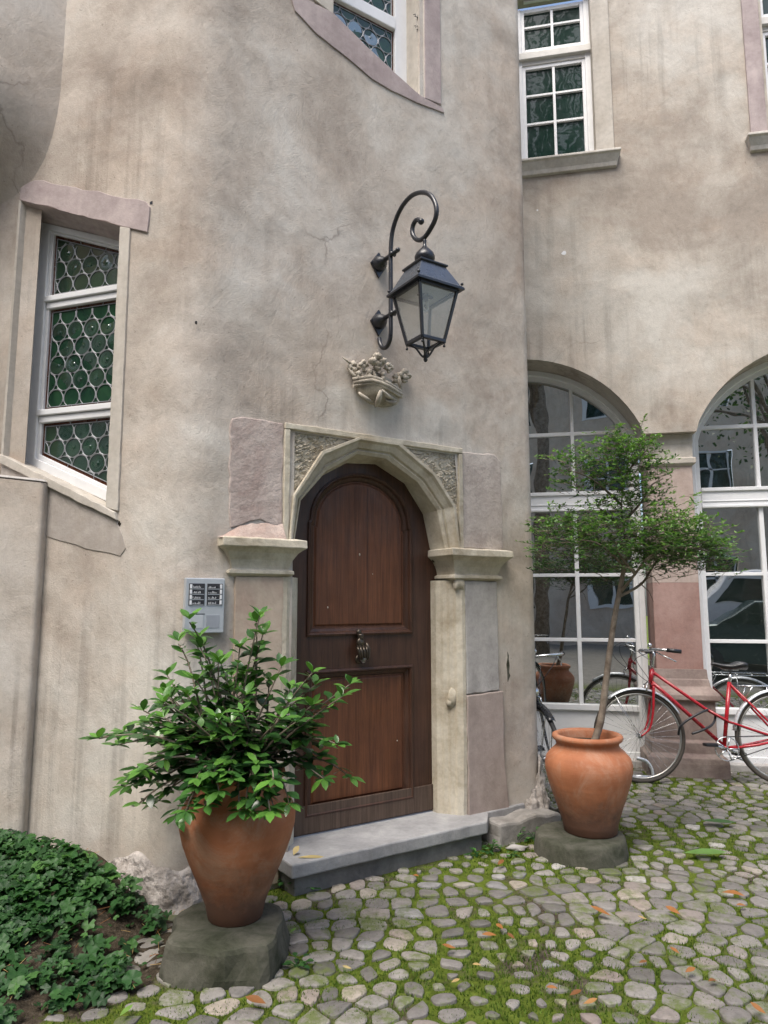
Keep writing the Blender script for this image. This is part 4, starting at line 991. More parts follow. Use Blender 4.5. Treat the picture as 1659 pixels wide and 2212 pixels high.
for i,(x,y) in enumerate(seeds):
    if (soilmask(x,y) and not (soilmask(x,y) and not soilmask(x+.16,y) and random.random()<.5)) or x<-2.2: continue
    if not (1.2<y<6.6 and x<5.2): continue
    if tower_dist(x,y)<.02 or stepin(x,y): continue
    gx,gy=int(x//.25),int(y//.25)
    nb=[seeds[j] for a_ in(-1,0,1) for b_ in(-1,0,1) for j in grid.get((gx+a_,gy+b_),[]) if j!=i]
    nb.sort(key=lambda s:(s[0]-x)**2+(s[1]-y)**2);nb=nb[:14]
    poly=[(x-.12,y-.1),(x+.12,y-.1),(x+.12,y+.1),(x-.12,y+.1)]
    for (sx,sy) in nb:
        mx_,my_=(sx+x)/2,(sy+y)/2;dx,dy=sx-x,sy-y;out=[]
        for k in range(len(poly)):
            p=poly[k];q=poly[(k+1)%len(poly)];dp=(p[0]-mx_)*dx+(p[1]-my_)*dy;dq=(q[0]-mx_)*dx+(q[1]-my_)*dy
            if dp<=0: out.append(p)
            if dp*dq<0: t=dp/(dp-dq);out.append((p[0]+(q[0]-p[0])*t,p[1]+(q[1]-p[1])*t))
        poly=out
        if len(poly)<3: break
    if len(poly)<3: continue
    ar_=abs(sum(poly[k][0]*poly[(k+1)%len(poly)][1]-poly[(k+1)%len(poly)][0]*poly[k][1] for k in range(len(poly)))/2)
    if ar_<.002: continue
    # chaikin rounding
    cx=sum(p[0] for p in poly)/len(poly);cy=sum(p[1] for p in poly)/len(poly)
    gap=random.uniform(.005,.015)+.034*max(-.1,noise.noise(Vector((x*1.1,y*1.1,9)))+.04)
    if random.random()<.08: gap+=.012
    sh=[]
    for p in poly:
        d_=math.hypot(p[0]-cx,p[1]-cy);k=max(.3,(d_-gap)/d_);k*=random.uniform(.88,1.04);sh.append((cx+(p[0]-cx)*k,cy+(p[1]-cy)*k))
    for cf in (.20,.25):
        o_=[]
        for k in range(len(sh)):
            p=sh[k];q=sh[(k+1)%len(sh)];o_+=[lerp(p,q,cf),lerp(p,q,1-cf)]
        sh=o_
    hgt=random.uniform(.001,.007);tx,ty=random.uniform(-.05,.05),random.uniform(-.05,.05);dome=random.uniform(.0015,.004)
    tone=random.choice([random.uniform(0,.5),random.uniform(0,1),random.uniform(.2,.55)])
    rows=[]
    for k,zk in ((1.0,-.012),(.992,hgt*.5),(.965,hgt*.88),(.90,hgt+dome*.3),(.5,hgt+dome*.85)):
        rows.append([Vector((cx+(p[0]-cx)*k,cy+(p[1]-cy)*k,zk+((p[0]-cx)*tx+(p[1]-cy)*ty)*(k if zk>0 else 0)+.0032*noise.noise(Vector((p[0]*26,p[1]*26,k*2))))) for p in sh])
    n0=len(sh);vs=[v for r_ in rows for v in r_]+[Vector((cx,cy,hgt+dome))]
    fs=[(a_*n0+b_,a_*n0+(b_+1)%n0,(a_+1)*n0+(b_+1)%n0,(a_+1)*n0+b_) for a_ in range(4) for b_ in range(n0)]+[(4*n0+b_,4*n0+(b_+1)%n0,5*n0) for b_ in range(n0)]
    cob.add(vs,fs,tone,True);cnt+=1
print('cobbles',cnt,len(cob.f))
co=cob.build('cobblestone_pavement',COBBLE,recalc=False);co['kind']='structure'
# moss tufts growing in the joints
ms=MB();random.seed(9);k=0;tv=[];tf=[]
while k<110000:
    t=random.random();y=1.7+4.2*t**1.35;x=random.uniform(-.75*y*.62-.3,.60*y+.1)
    if x>4.2: continue
    k+=1
    if soilmask(x,y) and random.random()<.9: continue
    if tower_dist(x,y)<.0 or stepin(x,y): continue
    dn=noise.noise(Vector((x*1.6,y*1.6,3)))+.35*noise.noise(Vector((x*6,y*6,5)))
    if dn<-.22+random.uniform(-.25,.25): continue
    hh=random.uniform(.004,.013)*(1+.8*dn);a=random.uniform(0,PI);w=.0022+.0012*random.random();lx,ly=random.uniform(-.008,.008),random.uniform(-.008,.008)
    ms.add([(x-w*math.cos(a),y-w*math.sin(a),-.004),(x+w*math.cos(a),y+w*math.sin(a),-.004),(x+lx,y+ly,hh)],[(0,1,2)],random.random())
mo=ms.build('moss',MOSSB,recalc=False);tag(mo,'bright green moss growing in the joints between the cobblestones','moss',kind='stuff')

# ================================================================ LEAVES
def leaf(mb,p,d,up,Ln,W,tone,fold=.25,curl=.2,st=4):
    d=Vector(d).normalized();up=Vector(up);up=(up-d*up.dot(d));
    if up.length<1e-4: up=d.orthogonal()
    up.normalize();sd=d.cross(up);p=Vector(p)
    wd=[.0,.62,1.,.80,.0][:st+1] if st==4 else [0,1,0]
    vs=[];fs=[]
    for i in range(st+1):
        t=i/st;c=p+d*(Ln*t)-up*(curl*Ln*t*t);w=W/2*wd[i]
        if w<=0: vs.append(c)
        else: vs+= [c-sd*w+up*(w*fold),c,c+sd*w+up*(w*fold)]
    # base point 0 ; groups start 1
    m=st-1
    fs=[(0,1,2),(0,2,3)]
    for i in range(m-1):
        b=1+3*i;fs+=[(b,b+3,b+4,b+1),(b+1,b+4,b+5,b+2)]
    b=1+3*(m-1);e_=len(vs)-1;fs+=[(b,e_,b+1),(b+1,e_,b+2)]
    mb.add(vs,fs,tone,True)
# ---------------------------------------------------------------- pots
def pot(c,prof,label,stain=True):
    p=thing('terracotta_pot',label,'plant pot',c,'terracotta pots on stone blocks')
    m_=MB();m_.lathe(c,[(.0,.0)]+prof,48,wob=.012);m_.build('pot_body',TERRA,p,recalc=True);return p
pb1=Vector((atY(508,1990,2.9).x,2.9,.125))
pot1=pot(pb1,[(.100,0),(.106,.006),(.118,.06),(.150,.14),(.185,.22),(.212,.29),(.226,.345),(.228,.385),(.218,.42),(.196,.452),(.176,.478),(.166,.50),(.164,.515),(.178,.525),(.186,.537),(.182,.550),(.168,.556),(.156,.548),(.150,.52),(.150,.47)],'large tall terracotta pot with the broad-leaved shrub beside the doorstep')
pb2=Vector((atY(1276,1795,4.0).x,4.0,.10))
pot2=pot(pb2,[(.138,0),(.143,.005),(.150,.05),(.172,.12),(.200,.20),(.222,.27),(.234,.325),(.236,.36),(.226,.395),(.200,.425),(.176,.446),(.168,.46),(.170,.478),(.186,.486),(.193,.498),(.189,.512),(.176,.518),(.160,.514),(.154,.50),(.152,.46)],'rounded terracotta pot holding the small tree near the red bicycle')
for pb,rs in ((pb1,.15),(pb2,.152)):
    m_=MB();m_.lathe(pb,[(rs,.49 if pb is pb1 else .465),(.1,.5 if pb is pb1 else .475),(.0,.505 if pb is pb1 else .48)],20,wob=.1);m_.build('potting_soil',SOIL,pot1 if pb is pb1 else pot2)
# pedestals
def rockslab(c,rx,ry,h,label,seed,square=1.):
    m_=MB();n=40;rows=[]
    for k,z in ((1.06,-.05),(1.05,h*.2),(1.02,h*.6),(1.0,h*.85),(.965,h*.97),(.9,h),(.5,h+.002),(.02,h+.002)):
        r_=[]
        for i in range(n):
            a=2*PI*i/n;e_=(abs(math.cos(a))**square+abs(math.sin(a))**square)**(-1/square) if square!=2. else 1.
            j=1+(.16 if square!=2. else .04)*noise.noise(Vector((math.cos(a)*2.,math.sin(a)*2.,z*5+seed)))
            r_.append(Vector((c[0]+rx*e_*k*j*math.cos(a),c[1]+ry*e_*k*j*math.sin(a),z+.004*noise.noise(Vector((math.cos(a)*k*4,math.sin(a)*k*4,seed))))))
        rows.append(r_)
    m_.loft(rows,closed=True,smooth=(square==2.));o=m_.build('stone_block',S_PED,None)
    tag(o,label,'stone block');return o
rockslab((ped1.x+.0,ped1.y),.215,.205,.125,'rough squarish dark stone block under the tall shrub pot',1,3.4)
rockslab((ped2.x,ped2.y),.238,.235,.098,'round mossy stone base under the small tree pot',5,2.)
# ---------------------------------------------------------------- shrub
random.seed(33)
shrub=thing('potted_shrub','broad-leaved glossy green shrub spreading over the tall terracotta pot','shrub',pb1+Vector((0,0,.5)))
base=pb1+Vector((0,0,.50));lm=MB();stm=MB()
tips=[(568,1330),(560,1345),(405,1338),(420,1380),(575,1372),(520,1400),(560,1415),(380,1385),(470,1430),(785,1478),(765,1505),(700,1480),(740,1520),(640,1490),(205,1592),(240,1610),(255,1580),(300,1535),(345,1495),(300,1560),(330,1600),(255,1700),(270,1680),(290,1735),(285,1660),(335,1730),(372,1762),(400,1778),(440,1740),(520,1780),(555,1778),(600,1740),(638,1735),(712,1682),(690,1655),(715,1605),(680,1580),(650,1640),(420,1470),(450,1450),(500,1460),(540,1480),(590,1470),(360,1530),(400,1500),(620,1440),(350,1640),(330,1690),(655,1560),(430,1400)]
for t_ in range(84): tips.append((random.gauss(490,112),random.gauss(1600,82)))
tips+=[(455,1712),(535,1725),(580,1700),(425,1700),(500,1680),(600,1685)]
for k,(px,py) in enumerate(tips):
    px=500+(px-500)*(.90 if px>500 else .95)
    inner_=k>=50
    Yt=random.uniform(2.62,3.12) if inner_ else random.uniform(2.72,3.0)
    if px>640: Yt=random.uniform(2.75,2.95)
    low_=395<px<625 and py>1660
    if low_: Yt=random.uniform(2.585,2.64)
    T=atY(px,min(py,1752 if low_ else 1790),Yt)
    b_=base+Vector((random.uniform(-.09,.09),random.uniform(-.09,.09),0))
    Lh=(T-b_).length
    mid=b_+(T-b_)*.45+Vector((0,0,.12+.10*Lh if T.z<b_.z+.25 else .05))
    if low_: mid=Vector((b_.x*.3+T.x*.7,2.70,base.z+.17))
    P=[b_,mid+Vector((random.uniform(-.03,.03),random.uniform(-.03,.03),0)),T]
    cv=[P[0]*(1-t)**2+P[1]*2*t*(1-t)+P[2]*t*t for t in [i/10 for i in range(11)]]
    if px<470 and py<1400: cv=[c_+Vector((0,0,.02*math.sin(i))) for i,c_ in enumerate(cv)]
    stm.tube(cv,[.006*(1-i/13)+.0012 for i in range(11)],6)
    nl=int(7+Lh*17);start=.22 if Lh>.3 else .12
    for j in range(nl):
        t=start+(1-start)*(j/nl)**.8;i=min(9,int(t*10));f_=t*10-i;p=cv[i].lerp(cv[i+1],f_);tg=(cv[i+1]-cv[i]).normalized()
        az=j*2.4+k;sd=Vector((math.cos(az),math.sin(az)*.9,random.uniform(-.1,.45)))
        d=(tg*.55+sd).normalized();Ln=random.uniform(.045,.086)*(1 if t<.85 else .85)
        d.z*=.55
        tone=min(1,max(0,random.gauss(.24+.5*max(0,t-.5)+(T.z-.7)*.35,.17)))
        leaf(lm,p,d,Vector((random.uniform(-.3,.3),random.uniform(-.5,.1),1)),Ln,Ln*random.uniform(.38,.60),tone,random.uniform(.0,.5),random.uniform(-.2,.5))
    for j in range(5):   # terminal rosette
        az=j*1.257+k;d=Vector((math.cos(az),math.sin(az),random.uniform(.0,.7)));Ln=random.uniform(.045,.08)
        leaf(lm,T,(d+ (cv[-1]-cv[-2]).normalized()*.7),Vector((0,-.2,1)),Ln,Ln*.44,min(1,random.uniform(.5,1.)),.2,random.uniform(0,.3))
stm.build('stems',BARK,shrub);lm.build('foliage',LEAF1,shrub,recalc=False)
print('leaves',len(lm.f)//8)
# ---------------------------------------------------------------- small tree in the second pot
random.seed(14)
tree=thing('small_tree','slender small tree with tiered fine foliage growing in the rounded pot','tree',pb2+Vector((0,0,.46)))
YT=4.0
tk=MB();T0=pb2+Vector((.015,0,.42))
trunkpts=[T0]+[atY(px,py,YT) for px,py in ((1297,1560),(1308,1480),(1318,1400),(1330,1320),(1340,1270),(1348,1225))]
tk.tube(catmull(trunkpts,4),[.021-.009*i/24 for i in range(25)],10)
fork=trunkpts[-2];lv=MB()
def P3(px,py,dy=0.): return atY(px,py,YT+dy)
mains=[[(1340,1270,0),(1352,1215,.02),(1350,1160,.03),(1342,1100,.05),(1345,1040,.03),(1325,985,0)],
 [(1340,1280,0),(1372,1240,-.08),(1400,1205,-.14),(1450,1180,-.18),(1530,1190,-.15)],
 [(1335,1290,0),(1385,1262,.06),(1410,1225,.12),(1440,1190,.2),(1500,1160,.24)],
 [(1348,1225,0),(1320,1195,-.05),(1280,1170,-.1),(1210,1165,-.12)],
 [(1350,1215,.02),(1325,1190,.1),(1270,1165,.16),(1180,1180,.2)],
 [(1345,1130,.04),(1385,1085,.0),(1405,1050,-.03),(1430,1035,-.03)],
 [(1342,1090,.05),(1310,1060,.0),(1270,1030,-.04),(1225,1015,-.04)],
 [(1345,1040,.03),(1370,1000,0),(1400,970,-.02)],
 [(1345,1150,.03),(1310,1110,.1),(1290,1095,.14)],
 [(1372,1240,-.08),(1340,1200,-.2),(1330,1170,-.28)],[(1348,1225,.0),(1360,1190,.18),(1370,1165,.3)]]
for mn in mains:
    P=[P3(*q) for q in mn];c_=catmull(P,4);tk.tube(c_,[.009*(1-.75*i/len(c_)) for i in range(len(c_))],7)
for q_ in ((1380,1262,1420,1240),(1385,1262,1412,1300),(1395,1240,1425,1262),(1310,1255,1275,1235)):
    tk.tube([P3(q_[0],q_[1],.03),P3((q_[0]+q_[2])/2+3,(q_[1]+q_[3])/2-4,.0),P3(q_[2],q_[3],-.03)],[.0035,.0025,.0012],5)
pads=[(1500,1180,55,26,.18,520),(1440,1150,50,24,.2,380),(1400,1190,60,22,.2,300),(1330,985,55,26,.16,620),(1240,1003,52,18,.12,330),(1395,975,36,20,.1,240),(1335,950,24,12,.07,150),(1268,1048,66,14,.12,260),(1350,1030,58,26,.15,520),
 (1388,1062,34,26,.10,260),(1345,1092,40,22,.10,170),(1432,1040,18,22,.05,70),(1415,1010,20,18,.06,90),
 (1215,1140,52,24,.20,420),(1200,1180,44,20,.16,330),(1290,1150,62,32,.26,780),(1370,1160,72,36,.32,1150),(1455,1160,70,38,.30,1100),(1520,1185,52,28,.20,560),(1560,1205,24,16,.1,120),(1420,1205,78,22,.24,620),(1300,1195,60,20,.2,360),(1470,1215,60,16,.18,300),(1290,1100,30,12,.08,80)]
tw=MB()
for (px,py,rx,ry,rd,n) in pads:
    nt_=int(n/4.4)
    for j in range(nt_):
        a,b,c=[max(-1.5,min(1.5,random.gauss(0,.62))) for _ in range(3)]
        p=P3(px+a*rx,py+b*ry*1.5-8*math.cos(a*2.5)+14*noise.noise(Vector((px*.03+a,py*.05,c*2))),c*rd)
        d=Vector((a*.8+random.uniform(-.6,.6),c*.8+random.uniform(-.6,.6),random.uniform(-.15,.35))).normalized();ln_=random.uniform(.04,.09)
        q=p+d*ln_;tw.tube([p-d*.05,p,q],[.0016,.0013,.0006],3,False)
        up_=random.uniform(0,.4)
        m=random.randint(9,13)
        for k in range(m):
            t=k/m;s=p.lerp(q,t);az=random.uniform(0,2*PI);dd=(d*.6+Vector((math.cos(az),math.sin(az),random.uniform(-.2,.6)))).normalized()
            Ln=random.uniform(.013,.030);w=Ln*.26;upv=Vector((random.uniform(-.5,.5),random.uniform(-.5,.5),1));sd=dd.cross(upv).normalized()
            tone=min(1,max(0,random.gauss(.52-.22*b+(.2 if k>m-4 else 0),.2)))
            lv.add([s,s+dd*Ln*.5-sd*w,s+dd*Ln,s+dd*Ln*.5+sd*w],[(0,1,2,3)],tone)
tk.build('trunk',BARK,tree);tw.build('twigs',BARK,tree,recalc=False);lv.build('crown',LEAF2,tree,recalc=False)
print('tree leaves',len(lv.f))
# ---------------------------------------------------------------- ground cover at the left
random.seed(2);gc=MB()
def palm(mb,p,s,tone,nrm):
    nrm=Vector(nrm).normalized();x=nrm.orthogonal().normalized();a0=random.uniform(0,2*PI);y=nrm.cross(x)
    x,y=x*math.cos(a0)+y*math.sin(a0),y*math.cos(a0)-x*math.sin(a0)
    n=15;vs=[p+nrm*-.003]
    for i in range(n):
        a=-PI*.86+2*PI*.86*i/(n-1);r=s*(.62+.38*abs(math.cos(a*2.6)))*(1 if i%2 else .93)
        vs.append(p+x*r*math.cos(a)+y*r*math.sin(a)+nrm*(.25*r*abs(math.sin(a*2.6))-.18*r))
    mb.add(vs,[(0,i,i+1) for i in range(1,n)],tone,True)
k=0
while k<5600:
    x=random.uniform(-2.6,-.78);y=random.uniform(2.05,3.75)
    q=Vector((x,y,0));dl=(q-L.P).dot(L.n)
    if dl<.04: continue
    pe=gz(352,2060)
    dens=.58+noise.noise(Vector((x*2.6,y*2.6,2)))*1.3+(y-2.75)*.8-max(0,(x+1.35))*.3+.3*noise.noise(Vector((x*9,y*9,2)))
    # keep clear of the rubble strip and the pot block
    if (q-ped1).length<.36 or not soilmask(x+.05,y): 
        if random.random()<.97: continue
    if dl<.10 and x>-1.5: continue
    if random.random()>dens: k+=.2; continue
    k+=1
    z=bank(x,y)+.015+random.uniform(.006,.06)*(1+.9*noise.noise(Vector((x*4,y*4,1))))*min(1,max(.35,(y-2.1)/.9))
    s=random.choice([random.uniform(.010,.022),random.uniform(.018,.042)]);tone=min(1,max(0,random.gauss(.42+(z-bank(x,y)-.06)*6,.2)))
    palm(gc,Vector((x,y,z)),s,tone,(random.uniform(-.6,.6),random.uniform(-.8,.3),1))
gco=gc.build('ground_cover',LEAF3,None,recalc=False);tag(gco,'dense low green lobed-leaf ground cover along the foot of the left wall','ground cover',kind='stuff')
# soil litter: small twigs and dry bits
lt=MB();random.seed(6)
for k in range(420):
    x=random.uniform(-2.2,-.7);y=random.uniform(2.0,3.3);
    if not soilmask(x,y): continue
    a=random.uniform(0,PI);l_=random.uniform(.01,.05);z=bank(x,y)+.024
    lt.tube([(x,y,z),(x+l_*math.cos(a),y+l_*math.sin(a),z+random.uniform(0,.01))],.0012,3,False,random.random())
lo_=lt.build('twig_litter',DRY,None,recalc=False);tag(lo_,'scattered dry twigs and stalks on the dark soil at lower left','litter',kind='stuff')
# ---------------------------------------------------------------- small weeds
def weed(c,label,n=14,s=.03,h=.06,seed=0,rosette=False):
    random.seed(seed);w=thing('weed',label,'weed',c,'weeds growing along the wall foot');l_=MB();s_=MB()
    for j in range(n):
        az=random.uniform(0,2*PI);el=random.uniform(.2,1.3);d=Vector((math.cos(az)*math.cos(el),math.sin(az)*math.cos(el),math.sin(el)));e_=c+d*random.uniform(.4,1)*h
        s_.tube([c,c+(e_-c)*.5+Vector((0,0,.005)),e_],[.0016,.0013,.001],4,False)
        leaf(l_,e_,Vector((d.x,d.y,.2)),Vector((0,0,1)),s*random.uniform(.7,1.2),s*.6,random.uniform(.3,.95),.1,.3)
    s_.build('stems',LEAF3,w,recalc=False);l_.build('leaves',LEAF3,w,recalc=False)
weed(gz(1155,1815),'small green weed at the tower corner behind the tree pot',16,.04,.07,1)
weed(gz(1118,1818),'tall little weed beside the plinth stone right of the step',12,.03,.10,2)
weed(gz(1062,1840),'low clump of weed just right of the doorstep end',26,.028,.05,3)
weed(gz(1030,1852),'small weed under the right end of the doorstep',14,.03,.04,4)
weed(gz(1105,1848),'tiny weed on the cobbles between step and round stone',10,.024,.03,5)
weed(gz(628,1900),'dark leafy weed in the gap between tall pot and doorstep',40,.036,.12,6)
weed(gz(655,1925),'bright weed at the left front corner of the doorstep',18,.03,.07,7)
weed(gz(380,1950),'mossy weed on the rubble behind the tall pot',22,.028,.06,8)
weed(gz(640,2095),'single low weed right of the dark stone block',12,.035,.05,9)
# ---------------------------------------------------------------- fallen leaves
fl=[(1087,2007,'orange',.05),(1073,2020,'orange',.06),(1112,2028,'red brown',.04),(985,2048,'orange',.055),(1320,1978,'orange',.09),(1470,1975,'orange',.07),(1610,1936,'orange',.10),(1590,1955,'orange',.05),(1468,2060,'orange',.045),(1398,1985,'yellow',.04),(575,2168,'brown',.08),(1230,2150,'red brown',.05),(1260,2168,'pale brown',.05),(1205,2135,'orange',.04),(1040,2085,'yellow',.035),(975,2122,'yellow',.035),(1480,2100,'orange',.05),(1075,1868,'brown',.06),(905,1893,'orange',.04),(1530,2120,'brown',.05),(362,2028,'orange',.05),(1655,2190,'orange',.05),(1380,2080,'brown',.04),(760,2092,'pale yellow',.035)]
wherex=lambda px:'left' if px<700 else ('middle' if px<1200 else 'right')
tonemap={'orange':.42,'red brown':.12,'yellow':.85,'brown':.2,'pale brown':.6,'pale yellow':1.}
where=['centre cobbles, next to its elongated twin','centre cobbles, the slim one of a close pair','cobbles just right of the close pair','pale stone below the doorstep','cobbles below the round stone base','cobbles near the right, beside mossy joint','cobbles at the right edge, the longest one','cobbles at the right edge, beside the longest leaf','mossy cobbles lower right, a short one','cobbles right of centre under the tree pot','cobbles at bottom left, in front of the dark block','bottom cobbles right of centre, a dark one','bottom edge cobbles right of centre, a pale one','lower middle cobbles, a tiny one','lower middle cobbles beside a yellow stone','bottom middle cobbles, a tiny one','lower right cobbles, a curled one','ground between doorstep and round stone','cobbles in front of the doorstep','bottom right cobbles, near a curled leaf','soil in front of the dark stone block','extreme bottom right corner','right cobbles below the middle, a dull one','cobbles right of the dark stone block']
for i,(px,py,cn,s) in enumerate(fl):
    p=gz(px,py,.03);m_=MB();a=random.uniform(0,PI)
    leaf(m_,p,(math.cos(a),math.sin(a)*.5,.05),(random.uniform(-.3,.3),-.2,1),s,s*.38,tonemap[cn],.35,random.uniform(-.3,.3))
    o=m_.build('fallen_leaf',DRY,None,recalc=False);tag(o,'%s fallen leaf on the %s'%(cn,where[i]),'leaf','fallen leaves on the cobbles')
for (px,py,s,a,t,lab) in ((1550,1772,.20,-.2,.35,'large green fallen leaf on the cobbles below the red bicycle'),(1525,1842,.24,.05,.75,'long pale grey green fallen leaf on the right-hand cobbles'),(282,2195,.07,1.3,1.,'small yellow green fallen leaf at the bottom left edge'),(640,2015,.05,1.2,.9,'bright green fallen leaf beside the tall pot')):
    p=gz(px,py,.032);m_=MB();leaf(m_,p-Vector((s/2,0,0)),(math.cos(a),math.sin(a),0),(0,-.1,1),s,s*.30,t,.15,.0)
    o=m_.build('fallen_leaf',LEAF2,None,recalc=False);tag(o,lab,'leaf','fallen leaves on the cobbles')
m_=MB();q=D.at(-.12,.154,.26);leaf(m_,q,(1,.1,.05),(0,-.3,1),.14,.022,1.,.2,.1);leaf(m_,q+Vector((-.02,.03,0)),(.3,.4,.6),(0,-.5,1),.05,.03,1.,.2,.2)
o=m_.build('dry_leaf_curl',DRY,None,recalc=False);tag(o,'pale curled dry leaf lying on the left end of the doorstep','leaf')

# ================================================================ BICYCLES
RED=m_plain('red_enamel',(.36,.012,.022),.25,0,.08,.6);CHR=m_plain('chrome',(.62,.64,.66),.22,.9,.08);RUB=m_plain('tyre_rubber',(.05,.042,.034),.75,0,.15);RUBK=m_plain('tyre_black',(.022,.022,.024),.7,0,.15);FEN=m_plain('mudguard_silver',(.62,.65,.69),.3,.45,.06);BLK=m_plain('black_vinyl',(.015,.016,.02),.4,0,.1);RIMM=m_plain('steel_rim',(.40,.39,.37),.35,.8,.12);BEN=m_plain('black_enamel',(.016,.018,.022),.25,0,.08,.6)
def bicycle(label,o3,fw,lat,FM,TY,group,FEN=FEN):
    """o3: front-wheel ground contact, fw: unit vector from front wheel to rear wheel, lat: unit lateral"""
    bk=thing('bicycle',label,'bicycle',o3,group)
    up=fw.cross(lat);up=up if up.z>0 else -up
    S=.34/288.
    ax0=(845,915)
    def T(x,y,s=0.): return o3+fw*((x-ax0[0])*S)+up*(.34-(y-ax0[1])*S)+lat*s
    for wi,(wx,wy) in enumerate(((845,915),(1728,917))):
        c=T(wx,wy);w=bpy.data.objects.new('wheel',None);C.objects.link(w);w.parent=bk;w.matrix_parent_inverse=bk.matrix_basis.inverted()
        ring=lambda r,n=48,s=0.:[c+fw*(r*math.cos(2*PI*i/n))+up*(r*math.sin(2*PI*i/n))+lat*s for i in range(n)]
        m_=MB();m_.tube(ring(.326),.0145,10,closed=True);m_.build('tyre',TY,w)
        m_=MB();m_.tube(ring(.306),.0085,8,closed=True);m_.build('rim',RIMM,w)
        m_=MB()
        for i in range(36):
            a=2*PI*i/36;b=a+(.45 if i%2 else -.45);s=.03 if (i//2)%2 else -.03
            m_.tube([c+fw*(.018*math.cos(b))+up*(.018*math.sin(b))+lat*s,c+fw*(.302*math.cos(a))+up*(.302*math.sin(a))],.0011,4,False)
        m_.build('spokes',CHR,w,recalc=False)
        m_=MB();m_.tube([c-lat*.05,c-lat*.034,c-lat*.03,c+lat*.03,c+lat*.034,c+lat*.05],[.006,.006,.018,.018,.006,.006],10);m_.build('hub',CHR,w)
        # mudguard
        m_=MB();a0,a1=(math.radians(28),math.radians(128)) if wi==0 else (math.radians(8),math.radians(172))
        rows=[]
        for i in range(25):
            a=a0+(a1-a0)*i/24;rr=.352;d_=fw*math.cos(a)+up*math.sin(a)
            rows.append([c+d_*(rr-.012)-lat*.026,c+d_*rr-lat*.016,c+d_*(rr+.004),c+d_*rr+lat*.016,c+d_*(rr-.012)+lat*.026])
        m_.loft(rows,smooth=True);mo_=m_.build('mudguard',FEN,bk,recalc=False);sm=mo_.modifiers.new('solid','SOLIDIFY');sm.thickness=.002
        m_=MB();ae=math.radians(120) if wi==0 else math.radians(20)
        for s in(-1,1): m_.tube([c+lat*.035*s,c+(fw*math.cos(ae)+up*math.sin(ae))*.345+lat*.026*s],.0025,5)
        m_.build('mudguard_stay',CHR,bk)
    fr=MB()
    fr.tube([T(957,500),T(938,590)],.0165,12)
    fr.tube(catmull([T(960,518),T(1110,624),T(1268,742),T(1390,815),T(1560,870),T(1728,917)],3),.0115,10) if False else fr.tube([T(960,518),T(1268,742),T(1405,820)],.0125,10)
    for s in (-1,1): fr.tube([T(1268,742,.012*s),T(1405,822,.022*s),T(1640,900,.045*s),T(1728,917,.055*s)],[.008,.008,.008,.007],8)
    fr.tube([T(944,575),T(1080,700),T(1360,965)],.0145,12)
    fr.tube([T(1438,578),T(1368,975)],.0145,12)
    for s in (-1,1):
        fr.tube([T(1440,592,.012*s),T(1655,832,.045*s),T(1728,917,.055*s)],[.008,.008,.007],8)
        fr.tube([T(1372,988,.02*s),T(1560,958,.05*s),T(1728,920,.055*s)],[.010,.010,.008],8)
        fr.tube(catmull([T(950,605,.03*s),T(940,690,.045*s),T(928,780,.048*s),T(900,870,.048*s),T(845,915,.048*s)],4),[.0115-.005*i/16 for i in range(17)],8)
    fr.tube([T(948,596,-.035),T(948,596,.035)],.012,8)
    fr.tube([T(1370,985,-.035),T(1370,985,.035)],.02,12)
    fr.build('frame',FM,bk)
    # handlebar
    hb=MB();hb.tube([T(957,505),T(975,405),T(965,380)],.011,10)
    for s in (-1,1): hb.tube(catmull([T(962,378),T(935,375,.08*s),T(925,375,.16*s),T(950,378,.24*s),T(1000,382,.27*s)],4),.0105,8)
    hb.sphere(T(940,345,-.05),.017,n=10,m=7)
    hbo=hb.build('handlebar',CHR,bk)
    for s in (-1,1):
        m_=MB();m_.tube([T(985,380,.265*s),T(1070,390,.28*s)],.0155,10);m_.build('grip',BLK,hbo)
        m_=MB();m_.tube([T(930,388,.20*s),T(990,425,.25*s),T(1040,452,.27*s)],.005,6);m_.build('brake_lever',CHR,hbo)
    m_=MB()
    m_.tube(catmull([T(930,385,.2),T(880,385,.15),T(885,470,.05),T(930,560,.0),T(940,610,.0)],5),.0025,5);m_.tube(catmull([T(930,385,-.2),T(840,425,-.12),T(825,480,-.05),T(880,545,0),T(935,585,0)],5),.0025,5);m_.build('brake_cable',BLK,bk)
    m_=MB();m_.tube([T(905,600,-.04),T(900,640,-.04)],.006,6);m_.tube([T(905,600,.04),T(900,640,.04)],.006,6);m_.tube([T(905,600,-.04),T(930,575,0),T(905,600,.04)],.005,6);m_.build('caliper_brake',CHR,bk)
    # saddle
    m_=MB();m_.tube([T(1438,585),T(1452,515)],.0125,10);m_.build('seat_post',CHR,bk)
    sd=MB();rows=[]
    for (x,y,w,h) in ((1335,455,.012,.010),(1350,452,.022,.018),(1400,465,.03,.024),(1450,470,.055,.03),(1500,455,.095,.04),(1530,458,.10,.04),(1542,468,.07,.03)):
        rows.append([T(x,y,w*math.cos(a))+up*(h*(math.sin(a) if math.sin(a)<0 else .55*math.sin(a))-.01) for a in [2*PI*i/14 for i in range(14)]])
    sd.loft(rows,closed=True,smooth=True);sd.add(rows[0],[tuple(range(14))]);sd.add(rows[-1],[tuple(range(14))]);sdo=sd.build('saddle',BLK,bk)
    m_=MB();m_.tube([T(1350,470),T(1420,500),T(1500,500),T(1520,475)],.0045,6);m_.build('saddle_rail',CHR,sdo)
    # crank set
    m_=MB();c=T(1370,985,.0)-lat*0;
    cc=T(1370,985,-.045);m_.tube([cc+fw*(.085*math.cos(2*PI*i/32))+up*(.085*math.sin(2*PI*i/32)) for i in range(32)],.004,6,closed=True)
